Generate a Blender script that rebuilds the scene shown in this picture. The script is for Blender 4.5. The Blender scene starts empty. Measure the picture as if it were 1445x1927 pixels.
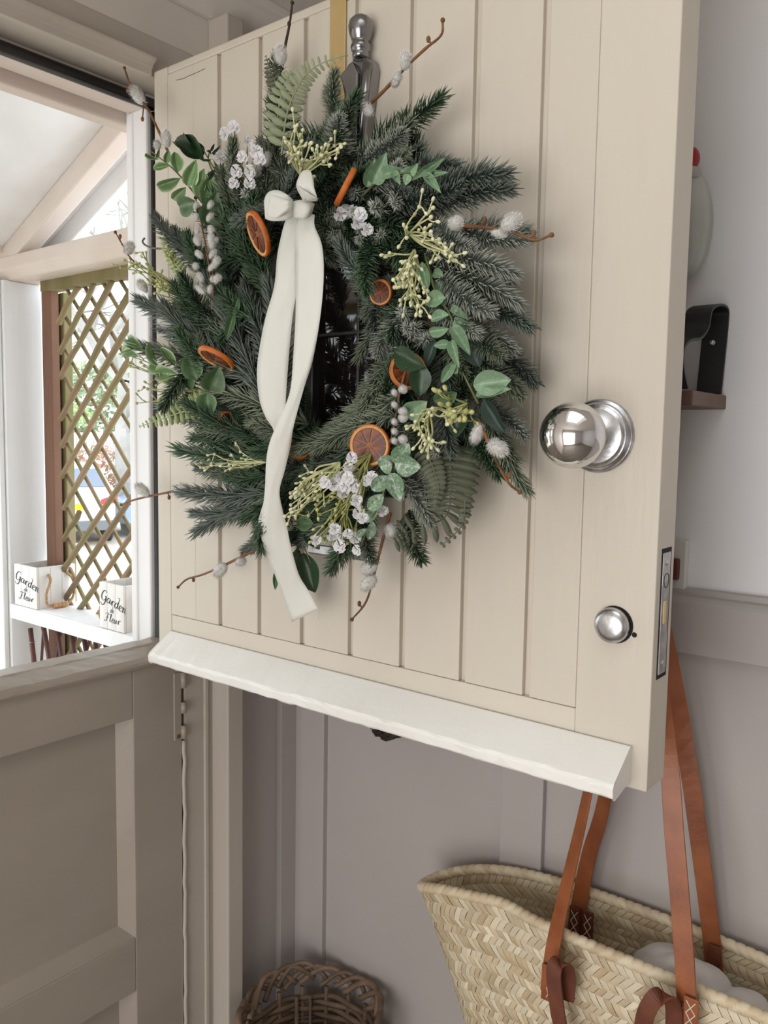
import bpy, math, random
from mathutils import Vector as V, Matrix as M
import numpy as np
random.seed(7); rnd = random.random
def U(a, b): return a + (b - a) * random.random()
scn = bpy.context.scene
COL = scn.collection
# ------------------------------------------------------------------ camera, sky, lights, exposure
IW, IH, FPX = 1445, 1927, 1565.0
AZ, PITCH, ROLL = math.radians(38.4), math.radians(5.2), math.radians(0.9)
CAM = V((-0.80, -1.03, 1.47))
_f = V((math.cos(AZ) * math.cos(PITCH), math.sin(AZ) * math.cos(PITCH), -math.sin(PITCH)))
_r0 = V((math.sin(AZ), -math.cos(AZ), 0)); _u0 = _r0.cross(_f)
_r = _r0 * math.cos(ROLL) + _u0 * math.sin(ROLL); _u = _u0 * math.cos(ROLL) - _r0 * math.sin(ROLL)
cd = bpy.data.cameras.new('camera'); cam = bpy.data.objects.new('camera', cd); COL.objects.link(cam)
cd.sensor_fit = 'HORIZONTAL'; cd.sensor_width = 36; cd.lens = FPX / IW * 36; cd.clip_start = 0.02; cd.clip_end = 200
cam.matrix_world = M(((_r.x, _u.x, -_f.x, CAM.x), (_r.y, _u.y, -_f.y, CAM.y), (_r.z, _u.z, -_f.z, CAM.z), (0, 0, 0, 1)))
scn.camera = cam
w = bpy.data.worlds.new('overcast_sky'); scn.world = w; w.use_nodes = True
bg = w.node_tree.nodes['Background']; bg.inputs[0].default_value = (0.86, 0.94, 1.0, 1); bg.inputs[1].default_value = 3.0
def area(name, loc, rot, sx, sy, power, col=(1, 1, 1)):
    l = bpy.data.lights.new(name, 'AREA'); l.shape = 'RECTANGLE'; l.size = sx; l.size_y = sy; l.energy = power; l.color = col
    o = bpy.data.objects.new(name, l); COL.objects.link(o); o.location = loc; o.rotation_euler = rot; return o
area('near_rooflight_daylight', (-0.72, -0.90, 2.40), (0, 0, 0), 0.95, 0.72, 4.0, (.90, .96, 1))
area('left_window_daylight', (-2.53, -0.92, 0.98), (0, math.radians(-90), 0), 1.56, 1.5, 34.0, (1, .988, .985))
vs = scn.view_settings; vs.view_transform = 'Standard'; vs.look = 'None'; vs.gamma = 1; vs.exposure = 0.03; vs.use_curve_mapping = False
def ray(px, py): return _r * ((px - IW / 2) / FPX) - _u * ((py - IH / 2) / FPX) + _f
def onx(px, py, X): d = ray(px, py); return CAM + d * ((X - CAM.x) / d.x)
def ony(px, py, Y): d = ray(px, py); return CAM + d * ((Y - CAM.y) / d.y)
def onz(px, py, Z): d = ray(px, py); return CAM + d * ((Z - CAM.z) / d.z)
# ------------------------------------------------------------------ mesh helpers
class MB:
    def __init__(s): s.v = []; s.f = []; s.c = []
    def add(s, vs, fs, c=None):
        n = len(s.v); s.v += [tuple(p) for p in vs]; s.f += [tuple(i + n for i in q) for q in fs]
        s.c += [c if c is not None else 0.0] * len(vs) if not isinstance(c, list) else c
        return s
    def box(s, lo, hi, c=None):
        x0, y0, z0 = lo; x1, y1, z1 = hi
        return s.add([(x0, y0, z0), (x1, y0, z0), (x1, y1, z0), (x0, y1, z0), (x0, y0, z1), (x1, y0, z1), (x1, y1, z1), (x0, y1, z1)],
                     [(0, 3, 2, 1), (4, 5, 6, 7), (0, 1, 5, 4), (1, 2, 6, 5), (2, 3, 7, 6), (3, 0, 4, 7)], c)
    def prism(s, poly, a, b, ax):       # polygon in the plane of the two other axes, extruded along ax from a to b
        n = len(poly)
        def mk(p, t): return {'x': (t, p[0], p[1]), 'y': (p[0], t, p[1]), 'z': (p[0], p[1], t)}[ax]
        vs = [mk(p, a) for p in poly] + [mk(p, b) for p in poly]
        return s.add(vs, [tuple(range(n))[::-1], tuple(range(n, 2 * n))] + [(i, (i + 1) % n, n + (i + 1) % n, n + i) for i in range(n)])
    def tube(s, pts, r, n=6, c=None, cap=True):
        pts = [V(p) for p in pts]; k = len(pts)
        rs = r if isinstance(r, (list, tuple)) else [r] * k
        vs = []; fs = []; a = None
        for i, p in enumerate(pts):
            t = (pts[min(i + 1, k - 1)] - pts[max(i - 1, 0)])
            t = t.normalized() if t.length > 1e-9 else V((0, 0, 1))
            if a is None: a = t.orthogonal().normalized()
            a = (a - t * a.dot(t)); a = a.normalized() if a.length > 1e-6 else t.orthogonal().normalized()
            b = t.cross(a)
            for j in range(n):
                q = 2 * math.pi * j / n; vs.append(p + (a * math.cos(q) + b * math.sin(q)) * rs[i])
        for i in range(k - 1):
            for j in range(n): fs.append((i * n + j, i * n + (j + 1) % n, (i + 1) * n + (j + 1) % n, (i + 1) * n + j))
        if cap: fs.append(tuple(range(n))[::-1]); fs.append(tuple(range((k - 1) * n, k * n)))
        return s.add(vs, fs, c)
    def lathe(s, prof, o, ax, n=32):     # prof: list of (along, radius)
        o = V(o); ax = V(ax).normalized(); a = ax.orthogonal().normalized(); b = ax.cross(a); vs = []; fs = []
        for h, r in prof:
            for j in range(n):
                q = 2 * math.pi * j / n; vs.append(o + ax * h + (a * math.cos(q) + b * math.sin(q)) * max(r, 1e-5))
        for i in range(len(prof) - 1):
            for j in range(n): fs.append((i * n + j, i * n + (j + 1) % n, (i + 1) * n + (j + 1) % n, (i + 1) * n + j))
        fs.append(tuple(range(n))[::-1]); fs.append(tuple(range((len(prof) - 1) * n, len(prof) * n)))
        return s.add(vs, fs)
    def hoop(s, prof, o, ax, n=36):      # closed profile turned round ax, no caps
        o = V(o); ax = V(ax).normalized(); a = ax.orthogonal().normalized(); b = ax.cross(a); k = len(prof)
        vs = [o + ax * h + (a * math.cos(2 * math.pi * j / n) + b * math.sin(2 * math.pi * j / n)) * r for j in range(n) for h, r in prof]
        return s.add(vs, [(j * k + i, ((j + 1) % n) * k + i, ((j + 1) % n) * k + (i + 1) % k, j * k + (i + 1) % k) for j in range(n) for i in range(k)])
    def ball(s, c, rx, ry=None, rz=None, rot=None, n=8, m=5, col=None):
        ry = ry or rx; rz = rz or rx; c = V(c); vs = []; fs = []
        for i in range(m + 1):
            th = math.pi * i / m
            for j in range(n):
                q = 2 * math.pi * j / n
                p = V((rx * math.sin(th) * math.cos(q), ry * math.sin(th) * math.sin(q), rz * math.cos(th)))
                vs.append(c + (rot @ p if rot else p))
        for i in range(m):
            for j in range(n): fs.append((i * n + j, (i + 1) * n + j, (i + 1) * n + (j + 1) % n, i * n + (j + 1) % n))
        return s.add(vs, fs, col)
    def grid(s, P, c=None):              # P[i][j] points
        a, b = len(P), len(P[0])
        return s.add([q for row in P for q in row], [(i * b + j, (i + 1) * b + j, (i + 1) * b + j + 1, i * b + j + 1) for i in range(a - 1) for j in range(b - 1)], c)
    def mesh(s, name, smooth=False, origin=None):
        me = bpy.data.meshes.new(name)
        o = V(origin) if origin is not None else V((0, 0, 0))
        me.from_pydata([(p[0] - o.x, p[1] - o.y, p[2] - o.z) for p in s.v], [], s.f)
        if any(s.c):
            at = me.attributes.new('tint', 'FLOAT', 'POINT'); at.data.foreach_set('value', s.c)
        if smooth: me.polygons.foreach_set('use_smooth', [True] * len(me.polygons))
        me.update(); return me
def link(name, me, mat, parent=None, mw=None):
    o = bpy.data.objects.new(name, me); COL.objects.link(o)
    if mw is not None: o.matrix_basis = mw
    if me is not None and mat is not None and not me.materials: me.materials.append(mat)
    if parent is not None:
        o.parent = parent; o.matrix_parent_inverse = parent.matrix_basis.inverted()
    return o
def obj(name, mb, mat, parent=None, bevel=0, smooth=False, solid=0, sub=0, seg=2):
    vs = np.array(mb.v); c = V((vs.min(0) + vs.max(0)) / 2)
    o = link(name, mb.mesh(name, smooth, c), mat, parent, M.Translation(c))
    if solid: m = o.modifiers.new('s', 'SOLIDIFY'); m.thickness = solid; m.offset = 0
    if sub: m = o.modifiers.new('u', 'SUBSURF'); m.levels = sub; m.render_levels = sub
    if bevel: m = o.modifiers.new('b', 'BEVEL'); m.width = bevel; m.segments = seg; m.limit_method = 'ANGLE'; m.angle_limit = math.radians(35)
    return o
def box(name, lo, hi, mat, parent=None, bevel=.002, seg=2): return obj(name, MB().box(lo, hi), mat, parent, bevel, seg=seg)
def tag(o, label, cat, group=None, kind=None):
    o['label'] = label; o['category'] = cat
    if group: o['group'] = group
    if kind: o['kind'] = kind
    return o
def thing(name, loc, label, cat, group=None, kind=None):
    o = bpy.data.objects.new(name, None); COL.objects.link(o); o.matrix_basis = M.Translation(V(loc)); o.empty_display_size = .05
    return tag(o, label, cat, group, kind)
def catmull(pts, n=6):
    pts = [V(p) for p in pts]; P = [pts[0] * 2 - pts[1]] + pts + [pts[-1] * 2 - pts[-2]]; out = []
    for i in range(1, len(P) - 2):
        a, b, c, d = P[i - 1:i + 3]
        for k in range(n):
            t = k / n
            out.append(.5 * (2 * b + (c - a) * t + (2 * a - 5 * b + 4 * c - d) * t * t + (3 * b - a - 3 * c + d) * t ** 3))
    out.append(pts[-1]); return out
# ------------------------------------------------------------------ materials
def srgb(r, g, b):
    f = lambda c: (c / 255) / 12.92 if c <= 10 else ((c / 255 + .055) / 1.055) ** 2.4
    return (f(r), f(g), f(b), 1)
def mk(name, c1, c2=None, ns=8, stretch=(1, 1, 1), rough=.5, metal=0, bump=0, bs=60, spec=.5, sss=0, det=4, tint=None, objrand=0, trans=0, coat=0, mixlo=.35, mixhi=.65, btex='noise', bdist=.002, sheen=0):
    m = bpy.data.materials.new(name); m.use_nodes = True; N = m.node_tree.nodes; L = m.node_tree.links; b = N['Principled BSDF']
    b.inputs['Roughness'].default_value = rough; b.inputs['Metallic'].default_value = metal; b.inputs['Specular IOR Level'].default_value = spec
    if coat: b.inputs['Coat Weight'].default_value = coat
    if sheen: b.inputs['Sheen Weight'].default_value = sheen
    tc = N.new('ShaderNodeTexCoord'); mp = N.new('ShaderNodeMapping'); mp.inputs['Scale'].default_value = stretch; L.new(tc.outputs['Object'], mp.inputs['Vector'])
    col = None
    rgb = N.new('ShaderNodeRGB'); rgb.outputs[0].default_value = c1; col = rgb.outputs[0]
    if c2:
        nz = N.new('ShaderNodeTexNoise'); nz.inputs['Scale'].default_value = ns; nz.inputs['Detail'].default_value = det; L.new(mp.outputs[0], nz.inputs['Vector'])
        mr = N.new('ShaderNodeMapRange'); mr.inputs[1].default_value = mixlo; mr.inputs[2].default_value = mixhi; L.new(nz.outputs['Fac'], mr.inputs[0])
        mx = N.new('ShaderNodeMix'); mx.data_type = 'RGBA'; mx.inputs[7].default_value = c2; L.new(mr.outputs[0], mx.inputs[0]); L.new(col, mx.inputs[6]); col = mx.outputs[2]
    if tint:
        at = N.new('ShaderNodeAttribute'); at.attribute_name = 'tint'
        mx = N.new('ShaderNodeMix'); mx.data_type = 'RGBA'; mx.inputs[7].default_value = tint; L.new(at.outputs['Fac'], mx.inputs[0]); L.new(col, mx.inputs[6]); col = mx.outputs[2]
    if objrand:
        oi = N.new('ShaderNodeObjectInfo'); mr = N.new('ShaderNodeMapRange'); mr.inputs[3].default_value = 1 - objrand; mr.inputs[4].default_value = 1 + objrand; L.new(oi.outputs['Random'], mr.inputs[0])
        hs = N.new('ShaderNodeHueSaturation'); L.new(mr.outputs[0], hs.inputs['Value']); L.new(col, hs.inputs['Color']); col = hs.outputs[0]
    L.new(col, b.inputs['Base Color'])
    if sss: b.inputs['Subsurface Weight'].default_value = sss; b.inputs['Subsurface Radius'].default_value = (.01, .01, .008); b.inputs['Subsurface Scale'].default_value = .3
    if trans:
        tr = N.new('ShaderNodeBsdfTranslucent'); L.new(col, tr.inputs[0]); ms = N.new('ShaderNodeMixShader'); ms.inputs[0].default_value = trans
        L.new(b.outputs[0], ms.inputs[1]); L.new(tr.outputs[0], ms.inputs[2]); L.new(ms.outputs[0], N['Material Output'].inputs[0])
    if bump:
        if btex == 'wave':
            t = N.new('ShaderNodeTexWave'); t.inputs['Scale'].default_value = bs; t.inputs['Distortion'].default_value = 3; o = t.outputs['Fac']
        else:
            t = N.new('ShaderNodeTexNoise'); t.inputs['Scale'].default_value = bs; t.inputs['Detail'].default_value = 5; o = t.outputs['Fac']
        L.new(mp.outputs[0], t.inputs['Vector'])
        bp = N.new('ShaderNodeBump'); bp.inputs['Strength'].default_value = bump; bp.inputs['Distance'].default_value = bdist; L.new(o, bp.inputs['Height']); L.new(bp.outputs[0], b.inputs['Normal'])
    return m
def leafmat(name, c, vein, frost=None, famt=.5, edge=None, rough=.42):
    m = mk(name, c, None, rough=rough); N = m.node_tree.nodes; L = m.node_tree.links; b = N['Principled BSDF']
    for l in list(b.inputs['Base Color'].links): L.remove(l)
    uv = N.new('ShaderNodeUVMap'); sx = N.new('ShaderNodeSeparateXYZ'); L.new(uv.outputs[0], sx.inputs[0])
    def math_(op, a, bb=None):
        n = N.new('ShaderNodeMath'); n.operation = op
        for i, q in enumerate((a, bb)):
            if q is None: continue
            if isinstance(q, (int, float)): n.inputs[i].default_value = q
            else: L.new(q, n.inputs[i])
        return n.outputs[0]
    au = math_('ABSOLUTE', math_('SUBTRACT', sx.outputs[1], .5))              # 0 at midrib .. .5 at edge
    mid = math_('LESS_THAN', au, .022)
    ph = math_('FRACT', math_('MULTIPLY', math_('SUBTRACT', sx.outputs[0], math_('MULTIPLY', au, .45)), 8.0))
    sv = math_('LESS_THAN', ph, .1)
    vf = math_('MAXIMUM', math_('MULTIPLY', mid, .9), math_('MULTIPLY', sv, .38))
    def mix(f, a, c2):
        n = N.new('ShaderNodeMix'); n.data_type = 'RGBA'; L.new(f, n.inputs[0])
        if isinstance(a, tuple): n.inputs[6].default_value = a
        else: L.new(a, n.inputs[6])
        n.inputs[7].default_value = c2; return n.outputs[2]
    oi = N.new('ShaderNodeObjectInfo'); tc = N.new('ShaderNodeTexCoord')
    col = mix(vf, c, vein)
    if edge is not None:
        n2 = N.new('ShaderNodeTexNoise'); n2.inputs['Scale'].default_value = 4; L.new(tc.outputs['Object'], n2.inputs['Vector'])
        e = N.new('ShaderNodeMapRange'); e.inputs[1].default_value = .33; e.inputs[2].default_value = .5
        L.new(math_('ADD', au, math_('MULTIPLY', math_('SUBTRACT', n2.outputs[0], .5), .18)), e.inputs[0]); col = mix(e.outputs[0], col, edge)
    if frost is not None:
        nz = N.new('ShaderNodeTexNoise'); nz.inputs['Scale'].default_value = 6; nz.inputs['Detail'].default_value = 8; nz.inputs['Roughness'].default_value = .7
        L.new(tc.outputs['Object'], nz.inputs['Vector']); e = N.new('ShaderNodeMapRange'); e.inputs[1].default_value = .5; e.inputs[2].default_value = .68; e.inputs[4].default_value = famt
        L.new(nz.outputs[0], e.inputs[0]); col = mix(e.outputs[0], col, frost)
    hs = N.new('ShaderNodeHueSaturation'); mr = N.new('ShaderNodeMapRange'); mr.inputs[3].default_value = .8; mr.inputs[4].default_value = 1.2; L.new(oi.outputs['Random'], mr.inputs[0])
    L.new(mr.outputs[0], hs.inputs['Value']); L.new(col, hs.inputs['Color']); L.new(hs.outputs[0], b.inputs['Base Color'])
    bp = N.new('ShaderNodeBump'); bp.inputs['Strength'].default_value = .35; bp.inputs['Distance'].default_value = .001; bp.invert = True; L.new(vf, bp.inputs['Height']); L.new(bp.outputs[0], b.inputs['Normal'])
    return m
G = {}
G['door'] = mk('cream_door_paint', srgb(210, 201, 187), srgb(203, 194, 180), ns=5, rough=.42, bump=.22, bs=130, stretch=(1, 1, .18), bdist=.0022)
G['drip'] = mk('cream_drip_paint', srgb(240, 239, 234), srgb(233, 231, 225), ns=9, rough=.4, bump=.3, bs=150, stretch=(1, .6, 1), bdist=.0014)
G['taupe'] = mk('taupe_gloss_paint', srgb(166, 156, 144), srgb(158, 148, 136), ns=6, rough=.38, bump=.18, bs=90, stretch=(.5, 1, 1), bdist=.002)
G['trimp'] = mk('taupe_trim_paint', srgb(192, 183, 172), srgb(184, 175, 164), ns=6, rough=.42, bump=.15, bs=90, stretch=(1, 1, .3), bdist=.002)
G['panel'] = mk('mauve_grey_panel_paint', srgb(182, 175, 172), srgb(176, 169, 166), ns=3, rough=.5, bump=.08, bs=150)
G['wall'] = mk('off_white_wall_paint', srgb(236, 235, 236), srgb(231, 230, 231), ns=3, rough=.6, bump=.12, bs=120)
G['greywall'] = mk('grey_wall_paint', srgb(222, 214, 204), srgb(214, 206, 196), ns=4, rough=.6, bump=.1, bs=120)
G['white'] = mk('white_exterior_paint', srgb(241, 241, 242), srgb(232, 231, 230), ns=7, rough=.5, bump=.3, bs=80, stretch=(1, 1, .25), bdist=.002)
G['blush'] = mk('weathered_blush_white_paint', srgb(226, 214, 205), srgb(216, 200, 190), ns=5, rough=.55, bump=.3, bs=70, stretch=(.3, 1, 1), bdist=.002)
G['rubber'] = mk('black_rubber_seal', srgb(22, 22, 24), srgb(70, 70, 70), ns=40, rough=.35, mixlo=.68, mixhi=.8)
G['chrome'] = mk('polished_chrome', (.72, .72, .73, 1), None, rough=.09, metal=1)
G['chromew'] = mk('worn_chrome', (.66, .67, .69, 1), (.38, .38, .39, 1), ns=60, rough=.28, metal=1, bump=.1, bs=200)
G['pewter'] = mk('pewter', (.33, .33, .34, 1), (.26, .26, .27, 1), ns=30, rough=.22, metal=1)
G['steel'] = mk('scratched_steel', (.5, .5, .5, 1), (.32, .3, .29, 1), ns=80, rough=.33, metal=1)
G['brass'] = mk('brushed_brass', (.86, .68, .36, 1), (.80, .61, .30, 1), ns=20, rough=.5, metal=1)
G['dark'] = mk('dark_void', srgb(18, 16, 15), rough=.8)
G['bronze'] = mk('dark_window_frame', srgb(58, 52, 48), srgb(46, 42, 40), ns=20, rough=.35)
G['lead'] = mk('lead_came', srgb(92, 90, 90), srgb(70, 68, 68), ns=60, rough=.4, metal=.6)
G['wood'] = mk('weathered_trellis_wood', srgb(150, 124, 98), srgb(126, 118, 78), ns=14, rough=.85, bump=.5, bs=60, stretch=(1, 1, 1), bdist=.003, objrand=.18)
G['woodg'] = mk('algae_green_timber', srgb(140, 126, 92), srgb(112, 106, 62), ns=12, rough=.85, bump=.5, bs=60, stretch=(1, 1, .3), bdist=.003)
G['woodb'] = mk('brown_stained_timber', srgb(128, 92, 72), srgb(104, 72, 55), ns=10, rough=.8, bump=.5, bs=60, stretch=(1, 1, .15), bdist=.003)
G['willow'] = mk('red_brown_willow_stick', srgb(104, 62, 52), srgb(72, 42, 38), ns=20, rough=.6, bump=.3, bs=60, objrand=.2)
G['boxw'] = mk('whitewashed_box_wood', srgb(238, 235, 231), srgb(220, 212, 206), ns=16, rough=.6, bump=.2, bs=60, stretch=(1, 1, .15), mixlo=.5, mixhi=.75)
G['ink'] = mk('charcoal_lettering', srgb(50, 50, 56), rough=.7)
G['rope'] = mk('jute_rope', srgb(196, 164, 124), srgb(160, 124, 86), ns=120, rough=.9, bump=.8, bs=160, stretch=(1, 1, 1))
G['grip'] = mk('turned_pine_grip', srgb(206, 160, 114), srgb(184, 134, 90), ns=30, rough=.5)
G['leather'] = mk('tan_leather', srgb(160, 94, 55), srgb(134, 72, 40), ns=22, rough=.42, bump=.25, bs=260, bdist=.0008)
G['leatherd'] = mk('dark_brown_leather', srgb(112, 60, 38), srgb(92, 46, 30), ns=40, rough=.6, bump=.3, bs=300, bdist=.0008)
G['thread'] = mk('cream_waxed_thread', srgb(226, 220, 208), rough=.7)
G['straw'] = mk('palm_straw', srgb(204, 185, 148), srgb(180, 154, 120), ns=30, rough=.55, bump=.25, bs=300, tint=srgb(232, 222, 196), objrand=.1, stretch=(1, 1, .3))
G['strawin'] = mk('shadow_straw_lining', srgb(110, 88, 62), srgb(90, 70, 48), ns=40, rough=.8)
G['cloth'] = mk('grey_white_cotton', srgb(214, 210, 206), srgb(200, 196, 192), ns=10, rough=.85, bump=.3, bs=400, sheen=.2)
G['wicker'] = mk('grey_brown_wicker', srgb(134, 112, 92), srgb(98, 78, 62), ns=24, rough=.6, bump=.3, bs=120, objrand=.25)
G['ribbon'] = mk('ivory_silk_ribbon', srgb(240, 240, 232), srgb(234, 233, 224), ns=6, rough=.55, bump=.06, bs=400, trans=.22, sheen=.3)
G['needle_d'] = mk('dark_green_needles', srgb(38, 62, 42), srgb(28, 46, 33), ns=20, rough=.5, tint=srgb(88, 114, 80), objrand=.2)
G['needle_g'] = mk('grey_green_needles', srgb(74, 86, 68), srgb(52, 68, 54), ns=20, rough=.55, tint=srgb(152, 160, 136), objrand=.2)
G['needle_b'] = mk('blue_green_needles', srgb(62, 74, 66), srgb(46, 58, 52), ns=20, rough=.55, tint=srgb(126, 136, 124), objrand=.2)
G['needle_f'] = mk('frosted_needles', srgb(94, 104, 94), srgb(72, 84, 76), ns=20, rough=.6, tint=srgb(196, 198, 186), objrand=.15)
G['stem'] = mk('green_stem', srgb(104, 112, 66), srgb(84, 92, 54), ns=40, rough=.6)
G['twig'] = mk('brown_twig', srgb(128, 84, 44), srgb(84, 56, 36), ns=60, rough=.6, bump=.4, bs=150)
G['bark'] = mk('dark_twig_frame', srgb(62, 48, 36), srgb(44, 34, 28), ns=30, rough=.8)
G['catkin'] = mk('silver_catkin_fur', srgb(206, 204, 198), srgb(176, 174, 168), ns=40, rough=.9, tint=srgb(236, 234, 230), sheen=.5)
G['petal'] = mk('white_petal', srgb(240, 239, 238), srgb(222, 220, 224), ns=60, rough=.6, trans=.15)
G['bud'] = mk('pale_yellow_green_bud', srgb(196, 196, 140), srgb(168, 172, 108), ns=60, rough=.55, tint=srgb(232, 230, 196))
G['budg'] = mk('olive_green_bud', srgb(134, 138, 74), srgb(104, 112, 58), ns=60, rough=.55, tint=srgb(196, 194, 130))
G['fern'] = mk('sage_fern', srgb(166, 173, 140), srgb(142, 152, 118), ns=80, rough=.6, trans=.12, objrand=.08)
G['fernp'] = mk('pale_lime_fern', srgb(178, 190, 138), srgb(152, 168, 112), ns=80, rough=.6, trans=.12, objrand=.08)
G['ferng'] = mk('grey_green_fern', srgb(104, 108, 88), srgb(80, 86, 68), ns=80, rough=.65, tint=srgb(150, 156, 140), objrand=.1)
G['rind'] = mk('orange_rind', srgb(206, 112, 38), srgb(178, 82, 22), ns=60, rough=.5)
G['pith'] = mk('orange_pith', srgb(226, 176, 112), srgb(210, 150, 84), ns=60, rough=.6)
G['pithd'] = mk('dried_orange_membrane', srgb(160, 92, 40), srgb(128, 66, 26), ns=50, rough=.5)
G['flesh'] = mk('dried_orange_flesh', srgb(136, 62, 14), srgb(66, 26, 6), ns=50, rough=.4, bump=.6, bs=90)
G['lf_var'] = leafmat('variegated_leaf', srgb(104, 136, 84), srgb(150, 178, 128), edge=srgb(186, 202, 168))
G['lf_eu'] = leafmat('eucalyptus_leaf', srgb(120, 150, 116), srgb(150, 182, 148), frost=srgb(190, 210, 190), famt=.35)
G['lf_fr'] = leafmat('frosted_leaf', srgb(98, 128, 96), srgb(150, 180, 150), frost=srgb(224, 230, 222), famt=.75)
G['lf_mid'] = leafmat('mid_green_leaf', srgb(78, 104, 68), srgb(110, 140, 94), edge=srgb(104, 136, 96))
G['lf_dk'] = leafmat('dark_green_leaf', srgb(34, 62, 36), srgb(64, 92, 54), rough=.36)
G['lf_bl'] = leafmat('blue_dark_leaf', srgb(44, 66, 56), srgb(70, 94, 80), rough=.5)
G['shelfw'] = mk('dark_walnut_shelf', srgb(122, 96, 84), srgb(100, 76, 66), ns=10, rough=.6, bump=.3, bs=60, stretch=(1, .15, 1))
G['blackm'] = mk('black_strap', srgb(26, 28, 28), rough=.5)
G['plastic'] = mk('white_plastic', srgb(214, 212, 208), rough=.4)
G['redberry'] = mk('red_enamel', srgb(158, 22, 20), rough=.3)
G['paleheart'] = mk('pale_ceramic', srgb(192, 194, 186), srgb(174, 176, 170), ns=10, rough=.5)
G['floor'] = mk('stone_floor', srgb(150, 140, 128), srgb(128, 118, 106), ns=4, rough=.6)
G['paving'] = mk('pale_gravel', srgb(206, 196, 182), srgb(180, 170, 156), ns=20, rough=.9, bump=.4, bs=40, bdist=.01)
G['picket'] = mk('white_picket_paint', srgb(240, 240, 238), srgb(228, 226, 222), ns=10, rough=.6)
G['carw'] = mk('white_car_paint', srgb(240, 240, 242), rough=.25, coat=.5)
G['carb'] = mk('pale_blue_car_paint', srgb(150, 172, 200), rough=.25, coat=.5)
G['glassc'] = mk('car_window', srgb(120, 130, 146), rough=.1)
G['tyre'] = mk('tyre', srgb(70, 72, 76), rough=.8)
G['tail'] = mk('red_tail_light', srgb(220, 60, 70), rough=.2)
G['plate'] = mk('yellow_number_plate', srgb(250, 220, 20), rough=.4)
G['bumper'] = mk('grey_bumper', srgb(120, 124, 130), rough=.5)
G['treebark'] = mk('haze_pale_bark', srgb(172, 168, 162), srgb(150, 148, 140), ns=3, rough=.9)  # pale grey is distant haze put into the bark colour
G['hedge'] = mk('grey_green_hedge', srgb(150, 160, 136), srgb(118, 132, 104), ns=6, rough=.8, tint=srgb(188, 200, 160))
G['redshrub'] = mk('pink_red_shrub', srgb(196, 130, 124), srgb(150, 150, 110), ns=6, rough=.8)
gl = bpy.data.materials.new('window_glass'); gl.use_nodes = True
N_ = gl.node_tree.nodes; L_ = gl.node_tree.links
p_ = N_['Principled BSDF']; p_.inputs['Base Color'].default_value = (.018, .014, .013, 1); p_.inputs['Roughness'].default_value = .03; p_.inputs['IOR'].default_value = 1.9
tr_ = N_.new('ShaderNodeBsdfTransparent'); tr_.inputs[0].default_value = (.5, .48, .46, 1); ms_ = N_.new('ShaderNodeMixShader'); ms_.inputs[0].default_value = .18
L_.new(p_.outputs[0], ms_.inputs[1]); L_.new(tr_.outputs[0], ms_.inputs[2]); L_.new(ms_.outputs[0], N_['Material Output'].inputs[0]); G['glass'] = gl
# ------------------------------------------------------------------ room shell
XW = 0.25
RX0, RY0, RZ = -2.6, -3.2, 2.14
tag(box('floor', (RX0, RY0, -.05), (XW + .1, .1, 0), G['floor'], bevel=0), 'grey stone floor of the entrance room', 'floor', kind='structure')
mb = MB(); HOLES = [(-1.22, -.22, -1.28, -.52, RZ + .3)]
xs_ = sorted({RX0, XW + .1} | {h[0] for h in HOLES} | {h[1] for h in HOLES}); ys_ = sorted({RY0, .1} | {h[2] for h in HOLES} | {h[3] for h in HOLES})
for xa, xb in zip(xs_[:-1], xs_[1:]):
    for ya, yb in zip(ys_[:-1], ys_[1:]):
        cx_, cy_ = (xa + xb) / 2, (ya + yb) / 2
        if not any(h[0] < cx_ < h[1] and h[2] < cy_ < h[3] for h in HOLES): mb.box((xa, ya, RZ), (xb, yb, RZ + .08))
for hx0, hx1, hy0, hy1, ht in HOLES:
    for lo, hi in [((hx0 - .03, hy0 - .03), (hx0, hy1 + .03)), ((hx1, hy0 - .03), (hx1 + .03, hy1 + .03)), ((hx0, hy0 - .03), (hx1, hy0)), ((hx0, hy1), (hx1, hy1 + .03))]: mb.box((*lo, RZ + .08), (*hi, ht))
    mb.box((hx0 - .03, hy0 - .03, ht), (hx1 + .03, hy1 + .03, ht + .02))
tag(obj('ceiling', mb, G['greywall']), 'low painted ceiling with a rooflight opening', 'ceiling', kind='structure')
# right wall: off-white upper plaster, mauve-grey boards and battens below
wr = tag(box('wall_right', (XW + .012, RY0, 0), (XW + .1, .1, RZ), G['wall'], bevel=0), 'off-white plaster wall behind the open door, panelled below', 'wall', kind='structure')
box('lower_panelling', (XW, RY0, 0), (XW + .02, .1, 1.285), G['panel'], wr, bevel=.001)
dz0, dz1 = 1.204, 1.282
mb = MB().prism([(XW + .012, dz0), (XW - .011, dz0), (XW - .012, dz1 - .014), (XW - .010, dz1 - .010), (XW - .006, dz1 - .006), (XW + .012, dz1)], RY0, .0, 'y')
tag(obj('trim_2', mb, G['panel'], bevel=.0015), 'mauve-grey dado rail along the wall right of the door', 'dado rail', kind='structure')
y0_, y1_ = onx(560.6, 1600, XW - .011).y, onx(607, 1600, XW - .011).y
b0_, b1_ = onx(939, 1600, XW - .011).y, onx(1018, 1600, XW - .011).y
bp = abs((b0_ + b1_) / 2 - (y0_ + y1_) / 2)
for k in range(6):
    a, b = (-.013, y1_) if k == 0 else (b0_ - bp * (k - 1), b1_ - bp * (k - 1))
    box('batten', (XW - .011, b, 0), (XW + .002, a, dz0), G['panel'], wr, bevel=.0012)
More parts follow.
